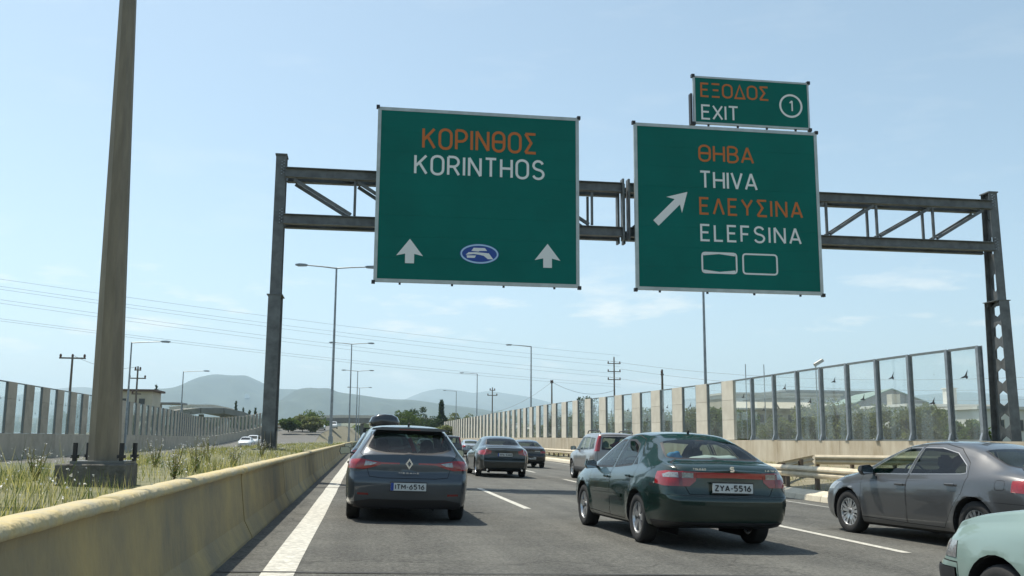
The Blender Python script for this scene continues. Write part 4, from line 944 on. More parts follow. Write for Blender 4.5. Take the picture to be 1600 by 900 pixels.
for px, Y, h, w, k, sh_, lb in ((492, 260, 8.6, 11, 'green', 'round', 'broad green tree right of the left gantry post'), (472, 215, 3.6, 8, 'olive', 'round', 'low olive bush at the foot of the broad green tree'), (450, 205, 2.8, 5, 'green', 'round', 'small green bush just right of the gantry post foot'), (488, 205, 3.0, 5, 'olive', 'round', 'grey green bush on the ochre slope under the broad tree'), (510, 280, 6.4, 7, 'green', 'round', 'green bush beside the second median lamp'),
                                (286, 210, 9.6, 8.0, 'dark', 'palm', 'palm tree beyond the left wall by the ramp bridge'),
                                (366, 300, 12.0, 2.6, 'dark', 'cone', 'first and tallest of the small cypresses left of the gantry post'), (378, 310, 10.2, 2.6, 'dark', 'cone', 'second small cypress from the left near the gantry post'), (388, 310, 9.6, 2.6, 'dark', 'cone', 'third small cypress from the left near the gantry post'), (397, 310, 10.3, 2.6, 'dark', 'cone', 'small cypress closest to the gantry post'),
                                (239, 260, 14.5, 2.2, 'dark', 'cone', 'lone cypress beside the small cream house')):
    x, _, _ = at(px, 686, Y); tree(x, Y, (2.6 if Y < 220 and px > 440 else 0), h, w, k, lb, n=3400 if sh_ == 'round' else 900, leaf=.42 if sh_ == 'round' else .38, shape=sh_, trunk=.1, name={'round': 'tree', 'cone': 'cypress_tree', 'palm': 'palm_tree'}[sh_], group='trees beyond the left carriageway')
# wood and suburb at the foot of the hills
V = []; F = []; b = 0
for i in range(900):
    px = RNG.uniform(225, 860); Y = RNG.uniform(420, 1300); x, _, _ = at(px, 686, Y); s = RNG.uniform(3, 8)
    for k in range(9):
        c = np.array([x+RNG.normal()*s*.6, Y+RNG.normal()*s*.6, RNG.uniform(.3, 1.0)*s*.9]); q = RNG.normal(size=(3, 3)); q /= np.linalg.norm(q, axis=1)[:, None]; V += list(c+q*s*.5); F.append([b, b+1, b+2]); b += 3
tri_mesh('distant_woods', np.array(V), np.array(F), [LM['dark'][1], LM['olive'][0]], RNG.choice(2, len(F)), label='scattered dark trees on the plain below the hills', category='woods' if False else None, kind='stuff') if False else tag(tri_mesh('distant_woods', np.array(V), np.array(F), [LM['dark'][1], LM['olive'][0]], RNG.choice(2, len(F))), 'scattered trees and scrub on the plain below the hills', 'woods', kind='stuff')
hs = [(452, 664, 420), (462, 661, 450), (474, 657, 520), (508, 655, 700), (520, 652, 800), (438, 668, 400), (330, 652, 700), (410, 655, 600)]
desc = ['low white house with red roof right of the gantry post', 'tiny cream house behind the red roofed one', 'small pale house below the twin hilltop', 'tiny white house above the overpass', 'tiny white house farthest up the valley', 'white house touching the gantry post edge', 'tiny pale house on the plain under the mountain', 'tiny pale house left of the gantry post']
for i, (px, py, Y) in enumerate(hs):
    x, _, z = at(px, py, Y); building('distant_house', x, Y, 9+Y*.006, 8, max(2, z), desc[i], M_pwh if i % 2 == 0 else M_crm, 'flat', rm=M_roof if i in (0, 5) else M_crm, cat='house', ov=.6)
# small white camera housings / birds of the roadside
for px, py, Y, lb in ((1279, 566, 40, 'white floodlight head tilted above the glass wall'),):
    x, y, z = at(px, py, Y+2); t = tag(empty('floodlight', (x, y, 0)), lb, 'floodlight')
    bm = bmesh.new(); frustum(bm, (-.15, 0, 0), .03, (-.15, 0, z-.1), .03, 6); finish(bm, 'pole', M_gal, t)
    bm = bmesh.new(); beam(bm, (-.20, 0, z-.13), (.20, 0, z+.10), .2, .14); finish(bm, 'lamp_head', M_pwh, t)
M_stk = leafmat('dry stalk', (.30, .27, .15))
for i, (x, y, h, lb) in enumerate(((-2.15, 13.2, .52, 'tall pale weed right of the nearest pole base'), (-2.05, 11.2, .40, 'short weed close to the lamp block'), (-2.5, 16.5, .50, 'airy white flowering weed halfway to the gantry post'), (-3.3, 10.6, .40, 'flowering weed left of the nearest pole'), (-2.0, 20.0, .45, 'weed clump before the gantry post'), (-2.9, 14.4, .42, 'low white flowering weed behind the lamp block'), (-1.95, 15.3, .34, 'small green weed leaning over the coping'))):
    t = tag(empty('weed', (x, y, MZ(y))), lb, 'weed', 'weeds growing in the median'); bm = bmesh.new(); tips = []
    for k in range(9):
        a = RNG.uniform(0, 6.28); q = (math.cos(a)*h*.35*RNG.uniform(.3, 1), math.sin(a)*h*.35, h*RNG.uniform(.6, 1)); frustum(bm, (0, 0, 0), .006, q, .003, 4, caps=False); tips.append(q)
        for j in range(3):
            u = RNG.uniform(.2, .8); m_ = [q[0]*u, q[1]*u, q[2]*u]; r2 = (m_[0]+RNG.normal()*.05, m_[1]+RNG.normal()*.05, m_[2]+.05); frustum(bm, tuple(m_), .003, r2, .002, 3, caps=False); tips.append(r2)
    finish(bm, 'stems', M_stk, t); V = []; F = []; ix = []
    for q in tips:
        for j in range(5):
            d = RNG.normal(size=(3, 3)); d /= np.linalg.norm(d, axis=1)[:, None]; V += list(np.array(q)+RNG.normal(size=3)*.012+d*.011); F.append([len(V)-3, len(V)-2, len(V)-1]); ix.append(0)
        for j in range(3):
            d = RNG.normal(size=(3, 3)); d /= np.linalg.norm(d, axis=1)[:, None]; V += list(np.array(q)*RNG.uniform(.2, .8)+d*.02); F.append([len(V)-3, len(V)-2, len(V)-1]); ix.append(1)
    tri_mesh('blossoms', np.array(V), np.array(F), [M_fl, M_g1], ix, t, kind='stuff')
# ================================================================== VEHICLES
def catmull(P, per):
    out_ = []; n = len(P)
    for i in range(n-1):
        p0 = P[max(i-1, 0)]; p1 = P[i]; p2 = P[i+1]; p3 = P[min(i+2, n-1)]
        t0 = 0; f = lambda a, b: max(1e-4, math.hypot(b[0]-a[0], b[1]-a[1]))**.5
        t1 = t0+(f(p0, p1) if i > 0 else f(p1, p2)); t2 = t1+f(p1, p2); t3 = t2+(f(p2, p3) if i < n-2 else f(p1, p2))
        if i == 0: p0 = (2*p1[0]-p2[0], 2*p1[1]-p2[1])
        if i == n-2: p3 = (2*p2[0]-p1[0], 2*p2[1]-p1[1])
        for k in range(per[i]):
            t = t1+(t2-t1)*k/per[i]; q = []
            for c in (0, 1):
                A1 = (t1-t)/(t1-t0)*p0[c]+(t-t0)/(t1-t0)*p1[c]; A2 = (t2-t)/(t2-t1)*p1[c]+(t-t1)/(t2-t1)*p2[c]; A3 = (t3-t)/(t3-t2)*p2[c]+(t-t2)/(t3-t2)*p3[c]
                B1 = (t2-t)/(t2-t0)*A1+(t-t0)/(t2-t0)*A2; B2 = (t3-t)/(t3-t1)*A2+(t-t1)/(t3-t1)*A3
                q.append((t2-t)/(t2-t1)*B1+(t-t1)/(t2-t1)*B2)
            out_.append(tuple(q))
    out_.append(tuple(P[-1])); return out_
PER = [2, 2, 2, 3, 3, 3, 2, 5, 4, 2, 4, 5]
def body_half(S_):
    c = {k: crv(S_[k]) for k in ('top', 'sh', 'rail', 'w', 'wr', 'bot')}
    y0, y1 = S_['top'][0][0], S_['top'][-1][0]; wb = S_['wb']; Rw = S_['R']
    step = S_.get('step', .06)
    ys = [y0, y0+.012, y0+.03, y0+.055, y0+.085, y0+.12]; y = y0+.17
    while y < y1-.16: ys.append(y); y += step
    ys += [y1-.12, y1-.085, y1-.055, y1-.03, y1-.012, y1]
    tail = crv(S_['tail']); nose = crv(S_['nose'])
    def ring(y):
        zt, zs, zr, w, wr, zb = c['top'](y), c['sh'](y), c['rail'](y), c['w'](y), c['wr'](y), c['bot'](y)
        wr = min(wr, w-.05); tk = S_.get('tuck', .05)
        g = max(0, min(1, (zr-zs-.12)/.25)); L = lambda a, b, t: a+(b-a)*t
        P = [(0, zb), (w-.26, zb), (w-.09, zb+.015), (w-.03, zb+.09), (w-.008, L(zb, zs, .42)), (w, L(zb, zs, .66)), (w-.022, L(zb, zs, .90)), (w-tk-.012, zs),
             (L(w-tk-.012, wr, .5)+.016*g, L(zs, zr, .5)+.004), (wr, zr), (wr-.09, zr+(zt-zr)*.55), (wr*.5, zt-.010), (0, zt)]
        return catmull(P, PER)
    bm = bmesh.new(); rows = []
    def addrow(pts): rows.append([bm.verts.new(p) for p in pts])
    def shear(x, y, z):
        a = max(0, 1-(y-y0)/.55)**2; b = max(0, 1-(y1-y)/.55)**2
        y = y+tail(z)*a-nose(z)*b
        if x > .45:
            for yc in (0, wb):
                d = math.hypot(y-yc, z-Rw); x += S_.get('flare', .014)*math.exp(-((d-(Rw+.06))/.07)**2)*min(1, (x-.45)/.25)
        return (x, y, z)
    caps = [0, .16, .32, .48, .62, .74, .84, .91, .96, .985]
    r0 = ring(y0); bu = S_.get('bulge', .06)
    for s in caps: addrow([shear(x*s, y0-bu*(1-s*s), z) for x, z in r0])
    for y in ys: addrow([shear(x, y, z) for x, z in ring(y)])
    r1 = ring(y1); bu = S_.get('nbulge', .10)
    for s in caps[::-1]: addrow([shear(x*s, y1+bu*(1-s*s), z) for x, z in r1])
    for i in range(len(rows)-1):
        for j in range(len(rows[0])-1):
            a, b, c_, d = rows[i][j], rows[i][j+1], rows[i+1][j+1], rows[i+1][j]
            bm.faces.new((a, b, c_, d))
    bmesh.ops.remove_doubles(bm, verts=bm.verts[:], dist=1e-5)
    bmesh.ops.dissolve_degenerate(bm, edges=bm.edges[:], dist=1e-5)
    bmesh.ops.recalc_face_normals(bm, faces=bm.faces[:])
    return bm, c
VIEW = {'s': (1, 2), 'r': (0, 2), 'f': (0, 2), 't': (0, 1)}
def pred(view, clip):
    def ok(f):
        c = f.calc_center_median(); n = f.normal
        if view == 's' and (c.x < .40): return False
        if view == 'r' and c.y > clip: return False
        if view == 'f' and c.y < clip: return False
        if view == 't' and n.z < .2: return False
        return True
    return ok
def cut(bm, poly, view, clip, lay, rid, lo=None):
    a, b = VIEW[view]; xs = [p[0] for p in poly]; zs = [p[1] for p in poly]; bb = (min(xs), max(xs), min(zs), max(zs)); ok = pred(view, clip)
    sel = []
    for f in bm.faces:
        va = [v.co[a] for v in f.verts]; vb = [v.co[b] for v in f.verts]
        if max(va) < bb[0] or min(va) > bb[1] or max(vb) < bb[2] or min(vb) > bb[3] or not ok(f): continue
        sel.append(f)
    if not sel: return
    geom = set(sel)
    for f in sel: geom.update(f.edges); geom.update(f.verts)
    geom = list(geom); n = len(poly)
    for i in range(n):
        p = poly[i]; q = poly[(i+1) % n]; dx, dz = q[0]-p[0], q[1]-p[1]
        if math.hypot(dx, dz) < 1e-5: continue
        co = [0, 0, 0]; no = [0, 0, 0]; co[a], co[b] = p; no[a], no[b] = -dz, dx
        # only split geometry near this edge to keep the mesh light
        mx0, mx1 = min(p[0], q[0])-.002, max(p[0], q[0])+.002; mz0, mz1 = min(p[1], q[1])-.002, max(p[1], q[1])+.002
        r = bmesh.ops.bisect_plane(bm, geom=[g for g in geom if g.is_valid], plane_co=co, plane_no=no, dist=1e-6)
        geom = list(set([g for g in geom if g.is_valid]) | set(r['geom']) | set(r['geom_cut']))
    for f in (g for g in geom if isinstance(g, bmesh.types.BMFace) and g.is_valid):
        c = f.calc_center_median()
        if inpoly((c[a], c[b]), poly) and ok(f): f[lay] = rid
def export(bm, lay, rid, name, m, parent, side, off=0, smooth=True, thick=0):
    # side: 'LR' two objects, 'C' mirrored into one
    fs = [f for f in bm.faces if f[lay] == rid]
    if not fs: return []
    vs = {}; V = []; F = []
    for f in fs:
        k = []
        for v in f.verts:
            if v not in vs: vs[v] = len(V); V.append(v.co+v.normal*off)
            k.append(vs[v])
        F.append(k)
    res = []
    def mk(VV, FF, mir):
        if mir: VV = [Vector((-v.x, v.y, v.z)) for v in VV]; FF = [f[::-1] for f in FF]
        return VV, FF
    sets = []
    if side == 'LR': sets = [mk(V, F, False), mk(V, F, True)]
    else:
        A = mk(V, F, True); n = len(V); sets = [(V+A[0], F+[[i+n for i in f] for f in A[1]])]
    for VV, FF in sets:
        me = bpy.data.meshes.new(name); me.from_pydata([tuple(v) for v in VV], [], FF); b2 = bmesh.new(); b2.from_mesh(me)
        bmesh.ops.remove_doubles(b2, verts=b2.verts[:], dist=2e-4)
        if thick:
            bmesh.ops.solidify(b2, geom=b2.faces[:], thickness=thick)
        b2.to_mesh(me); b2.free()
        if smooth: me.shade_smooth()
        res.append(link(name, me, parent, m))
    return res

WHEELC = {}
def wheel(parent, x, y, Rw, w, style, side, rimm):
    key = (round(Rw, 3), style, rimm.name)
    if key not in WHEELC:
        r = Rw*.66; hw = w/2
        bm = bmesh.new(); pr = [(r-.012, -hw*.80), (r+.02, -hw*.98), (Rw-.035, -hw), (Rw-.008, -hw*.86), (Rw, -hw*.6), (Rw, hw*.6), (Rw-.008, hw*.86), (Rw-.035, hw), (r+.02, hw*.98), (r-.012, hw*.80)]
        n = 36; g = [[bm.verts.new((b, a*math.cos(2*math.pi*i/n), a*math.sin(2*math.pi*i/n))) for a, b in pr] for i in range(n)]
        for i in range(n):
            for j in range(len(pr)-1): bm.faces.new((g[i][j], g[(i+1) % n][j], g[(i+1) % n][j+1], g[i][j+1]))
        bmesh.ops.recalc_face_normals(bm, faces=bm.faces[:]); t = bpy.data.meshes.new('tyre'); bm.to_mesh(t); bm.free(); t.shade_smooth(); t.materials.append(M_rub)
        bm = bmesh.new()  # rim: barrel, lip and spokes on +x side
        xo = hw*.72
        pr = [(r, xo+.012), (r-.012, xo+.012), (r-.022, xo-.02), (r-.03, -hw*.7), (r-.0, -hw*.72)]
        g = [[bm.verts.new((b, a*math.cos(2*math.pi*i/n), a*math.sin(2*math.pi*i/n))) for a, b in pr] for i in range(n)]
        for i in range(n):
            for j in range(len(pr)-1): bm.faces.new((g[i][j], g[(i+1) % n][j], g[(i+1) % n][j+1], g[i][j+1]))
        frustum(bm, (xo-.045, 0, 0), .062, (xo-.008, 0, 0), .048, 14); frustum(bm, (xo-.008, 0, 0), .028, (xo-.001, 0, 0), .026, 10, mi=1)
        def spoke(a, wi, wo, xi, xoo):
            ca, sa = math.cos(a), math.sin(a); vs = []
            for rr, ww, xx in ((.03, wi, xi), (r*.55, (wi+wo)/2, (xi+xoo)/2+.004), (r-.014, wo, xoo)):
                for s in (-1, 1):
                    for d in (0, -.03): vs.append(bm.verts.new((xx+d, rr*ca-s*ww/2*sa, rr*sa+s*ww/2*ca)))
            for k in (0, 4):
                q = vs[k:k+8]
                for f in ((0, 2, 6, 4), (1, 5, 7, 3), (0, 4, 5, 1), (2, 3, 7, 6)): bm.faces.new([q[i] for i in f])
        if style == 'five':
            for k in range(5):
                for e_ in (-.17, .17): spoke(2*math.pi*k/5+.3+e_, .035, .05, xo-.012, xo)
        elif style == 'ten':
            for k in range(5):
                for e_ in (-.30, -.1, .12, .30) if False else (-.2, .2): spoke(2*math.pi*k/5+e_+.2, .032, .050, xo-.016, xo-.002)
            for k in range(5): spoke(2*math.pi*(k+.5)/5+.2, .022, .028, xo-.022, xo-.01)
        elif style == 'six':
            for k in range(6): spoke(2*math.pi*k/6+.4, .06, .085, xo-.01, xo)
        else:
            frustum(bm, (xo-.06, 0, 0), r-.02, (xo-.03, 0, 0), r-.05, 24)
        bmesh.ops.recalc_face_normals(bm, faces=bm.faces[:]); rm_ = bpy.data.meshes.new('rim'); bm.to_mesh(rm_); bm.free(); rm_.materials.append(rimm); rm_.materials.append(M_blk)
        bm = bmesh.new(); frustum(bm, (-hw*.5, 0, 0), r*.80, (-hw*.5+.03, 0, 0), r*.80, 24); frustum(bm, (-hw*.45, 0, 0), .05, (xo-.05, 0, 0), .05, 10)
        h = bpy.data.meshes.new('wheel'); bm.to_mesh(h); bm.free(); h.materials.append(mat('brake disc', (.10, .095, .09), .5, .6))
        WHEELC[key] = (t, rm_, h)
    t, rm_, h = WHEELC[key]
    o = link('wheel', h, parent); o.location = (x, y, Rw); o.rotation_euler = (RNG.uniform(0, 6), 0, 0) if side > 0 else (RNG.uniform(0, 6), 0, math.pi)
    link('tyre', t, o); link('rim', rm_, o)
def seats(parent, S_, wb):
    zf = S_['R']; c = S_['sh'][len(S_['sh'])//2][1]; ws = S_['w'][len(S_['w'])//2][1]-.12
    ya = S_.get('seat_front', wb*.52); yb = S_.get('seat_rear', .22)
    def lump(bm, x0, x1, y0, y1, z0, z1, dy=0):
        v = box(bm, x0, x1, y0, y1, z0, z1)
        for q in v:
            if q.co.z > (z0+z1)/2: q.co.y += dy; q.co.x += (-1 if q.co.x > (x0+x1)/2 else 1)*.03
        es = list({e_ for q in v for e_ in q.link_edges}); bmesh.ops.bevel(bm, geom=es, offset=.03, segments=2, affect='EDGES')
    for s in (-1, 1):
        bm = bmesh.new(); lump(bm, s*.37-.24, s*.37+.24, ya-.05, ya+.42, c-.62, c-.45); lump(bm, s*.37-.23, s*.37+.23, ya-.14, ya-.02, c-.50, c+.10, -.14)
        lump(bm, s*.37-.12, s*.37+.12, ya-.33, ya-.24, c+.13, c+.31, -.01); finish(bm, 'seat', M_seat, parent, smooth=False)
    bm = bmesh.new(); lump(bm, -.62, .62, yb, yb+.40, c-.60, c-.42); lump(bm, -.62, .62, yb-.12, yb+.02, c-.48, c+.02, -.16)
    for s in (-.4, 0, .4) if S_.get('hr3') else (-.4, .4): lump(bm, s-.12, s+.12, yb-.36, yb-.27, c+.03, c+.19, -.01)
    finish(bm, 'rear_seat', M_seat, parent)
    bm = bmesh.new(); yc = S_.get('dash', wb-.75); lump(bm, -ws+.08, ws-.08, yc, yc+.30, c-.32, c+.02, .06)
    finish(bm, 'dashboard', M_blk, parent)
    bm = bmesh.new(); n = 20; cx_ = -.37
    ctr = Vector((cx_, yc-.22, c+.0)); up = Vector((0, .35, 1)).normalized(); rt = Vector((1, 0, 0))
    pv = None; first = None
    for i in range(n+1):
        a = 2*math.pi*i/n; p = ctr+(rt*math.cos(a)+up*math.sin(a))*.18
        if pv is not None: frustum(bm, tuple(pv), .014, tuple(p), .014, 5, caps=False)
        pv = p
    beam(bm, ctr-rt*.17, ctr+rt*.17, .03, .03); beam(bm, ctr, ctr+Vector((0, .25, -.08)), .05, .05); finish(bm, 'steering_wheel', M_blk, parent)
def mirror(parent, x, y, z, m, glassm, size=1.0):
    for s in (-1, 1):
        bm = bmesh.new(); pr = [(.0, -.055), (.17, -.075), (.20, -.02), (.185, .055), (.05, .07), (.0, .03)]
        A = [bm.verts.new((s*(x+a*size), y-.035, z+b*size)) for a, b in pr]; B = [bm.verts.new((s*(x+a*size*.93+.005), y+.03, z+b*size)) for a, b in pr]; C_ = [bm.verts.new((s*(x+a*size*.7+.03), y+.10, z+b*size*.6)) for a, b in pr]
        for P_, Q_ in ((A, B), (B, C_)):
            for i in range(6): bm.faces.new((P_[i], P_[(i+1) % 6], Q_[(i+1) % 6], Q_[i]))
        bm.faces.new(A); bm.faces.new(C_)
        beam(bm, (s*(x-.07), y+.03, z-.05), (s*(x+.04), y+.02, z-.03), .05, .03)
        bmesh.ops.recalc_face_normals(bm, faces=bm.faces[:]); o = finish(bm, 'side_mirror', m, parent)
        bm = bmesh.new(); prism(bm, [(s*(x+a*size*.88+.01), z+b*size*.86) for a, b in pr], 'y', y-.041, y-.0352); bmesh.ops.recalc_face_normals(bm, faces=bm.faces[:]); finish(bm, 'mirror_glass', mat('mirror glass', (.5, .55, .58), .05, 1), o)
RAYBM = {}
def make_car(name, S_, loc, rz, label, group, body, regions, trim=M_blk, rimm=M_rim, style='five', glass=M_gls, cat='car', handles=(), plate=None, mirrors=None, seats_on=True):
    t = tag(empty(name, (loc[0], loc[1], loc[2]+(RZ(loc[0]) if loc[0] > -1 else 0)), rz), label, cat, group)
    if loc[0] > -1: t.rotation_euler = (0, .025, rz)
    bm, c = body_half(S_); lay = bm.faces.layers.int.new('reg'); wb = S_['wb']; Rw = S_['R']; Ra = Rw+.055
    # wheel arches
    for yc in (0, wb):
        p = [(yc+Ra*math.cos(a), Rw+Ra*math.sin(a)) for a in np.linspace(0, math.pi, 15)]; p = p+[(yc-Ra, -.05), (yc+Ra, -.05)]
        cut(bm, p, 's', 0, lay, 999)
    bmesh.ops.delete(bm, geom=[f for f in bm.faces if f[lay] == 999], context='FACES')
    lin = []
    for e_ in [e_ for e_ in bm.edges if len(e_.link_faces) == 1]:
        m_ = (e_.verts[0].co+e_.verts[1].co)/2
        if m_.x > .42 and m_.z > S_['bot'][1][1]+.02 and min(math.hypot(m_.y, m_.z-Rw), math.hypot(m_.y-wb, m_.z-Rw)) < Ra+.03: lin.append(e_)
    arch = [[(v.co.copy()) for v in e_.verts] for e_ in lin]
    # regions
    specs = []; rid = 0
    for r in regions:
        rid += 1; poly = r['p']
        if r.get('round'): poly = rnd(poly, r['round'])
        poly = [(-.25, b) if a < 0 and r['v'] != 's' else (a, b) for a, b in poly]
        if area(poly) < 0: poly = poly[::-1]
        if r.get('gap'):
            cut(bm, poly, r['v'], r.get('clip', 0), lay, 500+rid); poly = offs(poly, r['gap'])
            specs.append((500+rid, None, r.get('gapmat', M_dark), r, 'gap'))
        cut(bm, poly, r['v'], r.get('clip', 0), lay, rid); specs.append((rid, r['n'], r['m'], r, 'part'))
    bm.normal_update()
    # underside dark
    for f in bm.faces:
        if f[lay] == 0 and f.normal.z < -.75 and f.calc_center_median().z < .45: f[lay] = 900
    objs = {}
    bo = export(bm, lay, 0, 'body', body, t, 'C')[0]
    export(bm, lay, 900, 'underbody', M_dark, t, 'C')
    # gaps and trims joined into the part called seals
    for rid_, nm, m_, r, kd in specs:
        if kd == 'gap':
            export(bm, lay, rid_, 'window_seal' if 'window' in r['n'] or 'windscreen' in r['n'] else 'shut_line', m_, t, r.get('side', 'C'), off=-.002)
        else:
            for k, o in enumerate(export(bm, lay, rid_, nm, m_ or body, t, r.get('side', 'C'), off=r.get('off', 0), thick=r.get('thick', 0))):
                objs.setdefault(r.get('id', nm), []).append(o)
                if r.get('label'): o['label'] = r['label']
                pr = objs.get(r.get('in'))
                if pr: o.parent = pr[min(k, len(pr)-1)]
    # cabin lining
    fs = [f for f in bm.faces if (f[lay] == 0 or f[lay] >= 500) and f.calc_center_median().z > .30 and f[lay] != 900]
    for f in fs: f[lay] = 950
    export(bm, lay, 950, 'cabin_lining', M_lin, t, 'C', off=-.03, smooth=True)
    bm.free()
    # arch liners
    for s, yc in ((-1, 0), (1, 0), (-1, wb), (1, wb)):
        b2 = bmesh.new()
        for a, b in arch:
            if abs(a.y-yc) > wb/2: continue
            v = [b2.verts.new((s*a.x, a.y, a.z)), b2.verts.new((s*b.x, b.y, b.z)), b2.verts.new((s*(b.x-.03), b.y, b.z)), b2.verts.new((s*(a.x-.03), a.y, a.z)), b2.verts.new((s*.42, b.y, b.z)), b2.verts.new((s*.42, a.y, a.z))]
            b2.faces.new((v[0], v[1], v[2], v[3])); b2.faces.new((v[3], v[2], v[4], v[5]))
        for _ in (0,):
            p = [(s*.425, yc+(Ra+.02)*math.cos(a), Rw+(Ra+.02)*math.sin(a)) for a in np.linspace(-.5, math.pi+.5, 16)]; b2.faces.new([b2.verts.new(q) for q in p])
        finish(b2, 'arch_liner', M_dark, t)
    tw = S_['w'][len(S_['w'])//2][1]-.115
    for yc in (0, wb):
        for s in (-1, 1): wheel(t, s*tw, yc, Rw, .205, style, s, rimm)
    # floor and shelf
    b2 = bmesh.new(); box(b2, -.68, .68, .1, wb-.35, .30, .34); zs = c['sh'](0); y0 = S_['top'][0][0]
    box(b2, -.62, .62, y0+.32, .10, zs-.14, zs-.10); finish(b2, 'cabin_floor', M_blk, t)
    if seats_on: seats(t, S_, wb)
    for (yy, zz, w_) in handles:
        for s in (-1, 1):
            ww = c['w'](yy); b2 = bmesh.new(); x = s*(ww+.012); v = box(b2, x-.012, x+.012, yy-w_/2, yy+w_/2, zz-.016, zz+.016); bmesh.ops.bevel(b2, geom=b2.edges[:], offset=.008, segments=1, affect='EDGES')
            o = finish(b2, 'door_handle', body, t)
            dr = objs.get('door', []) if yy > wb*.5 else objs.get('rdoor', [])
            if dr: o.parent = dr[0 if s > 0 else min(1, len(dr)-1)]
    if mirrors: mirror(t, *mirrors)
    if plate:
        px_, py_, pz_, txt = plate
        b2 = bmesh.new(); box(b2, px_-.26, px_+.26, py_-.008, py_, pz_-.056, pz_+.056); pl = finish(b2, 'number_plate', M_plw, t)
        if txt[0] != 'Z': b2 = bmesh.new(); box(b2, px_-.259, px_-.215, py_-.0095, py_-.0081, pz_-.055, pz_+.055); finish(b2, 'blue_band', M_plb, pl)
        lettering('plate_lettering', txt, px_-(.195 if txt[0] != 'Z' else .235), pz_-.037, .43 if txt[0] != 'Z' else .47, .074, py_-.0085, M_blk, pl, .17, .28)
        b2 = bmesh.new(); box(b2, px_-.275, px_+.275, py_-.006, py_+.004, pz_-.070, pz_-.057); box(b2, px_-.275, px_+.275, py_-.006, py_+.004, pz_+.057, pz_+.070); finish(b2, 'plate_frame', M_blk, pl)
    return t, objs, c
def badge(t, name, text, x0, z0, w, h, y, m=M_chr, st=.2, gp=.3): lettering(name, text, x0, z0, w, h, y, m, t, st, gp)
def wiper_antenna(t, x, y, z, L=.0):
    bm = bmesh.new(); frustum(bm, (x, y, z-.02), .02, (x, y-.05, z+.035), .012, 6); frustum(bm, (x, y-.05, z+.03), .005, (x, y-.05-L*.6, z+.035+L), .003, 5); finish(bm, 'aerial', M_blk, t)

GRP = 'cars queueing on the three lanes'
# ---------------------------------------------------------------- hatchback
P_meg = paint('slate blue car paint', (.050, .064, .078))
HB = dict(wb=2.67, R=.325, step=.05, bulge=.045, nbulge=.12, flare=.02, tuck=.07,
  top=[(-.80, 1.00), (-.74, 1.03), (-.60, 1.13), (-.36, 1.375), (-.22, 1.405), (.2, 1.435), (.9, 1.447), (1.5, 1.41), (1.85, 1.33), (2.35, 1.08), (2.65, .98), (3.1, .90), (3.4, .79), (3.50, .70)],
  sh=[(-.80, .90), (-.5, .97), (0, .955), (1, .92), (2, .90), (2.6, .87), (3.2, .78), (3.5, .66)],
  rail=[(-.80, .955), (-.74, .985), (-.60, 1.08), (-.36, 1.30), (-.2, 1.335), (.4, 1.365), (1.0, 1.37), (1.5, 1.335), (1.85, 1.25), (2.35, 1.02), (2.65, .93), (3.1, .85), (3.4, .75), (3.5, .67)],
  w=[(-.80, .80), (-.76, .84), (-.66, .885), (-.4, .905), (.3, .905), (1.8, .905), (2.8, .895), (3.2, .86), (3.42, .78), (3.5, .68)],
  wr=[(-.80, .70), (-.60, .635), (-.36, .545), (0, .565), (1, .60), (1.6, .60), (1.9, .62), (2.4, .70), (2.8, .76), (3.5, .60)],
  bot=[(-.80, .205), (-.5, .20), (0, .19), (2.7, .17), (3.3, .20), (3.5, .26)],
  tail=[(.2, .05), (.30, .01), (.42, -.02), (.58, -.03), (.66, -.01), (.70, .03), (.85, .03), (1.0, .06), (1.2, .06)], nose=[(.2, .03), (.4, 0), (.6, 0), (.8, .05)], hr3=True)
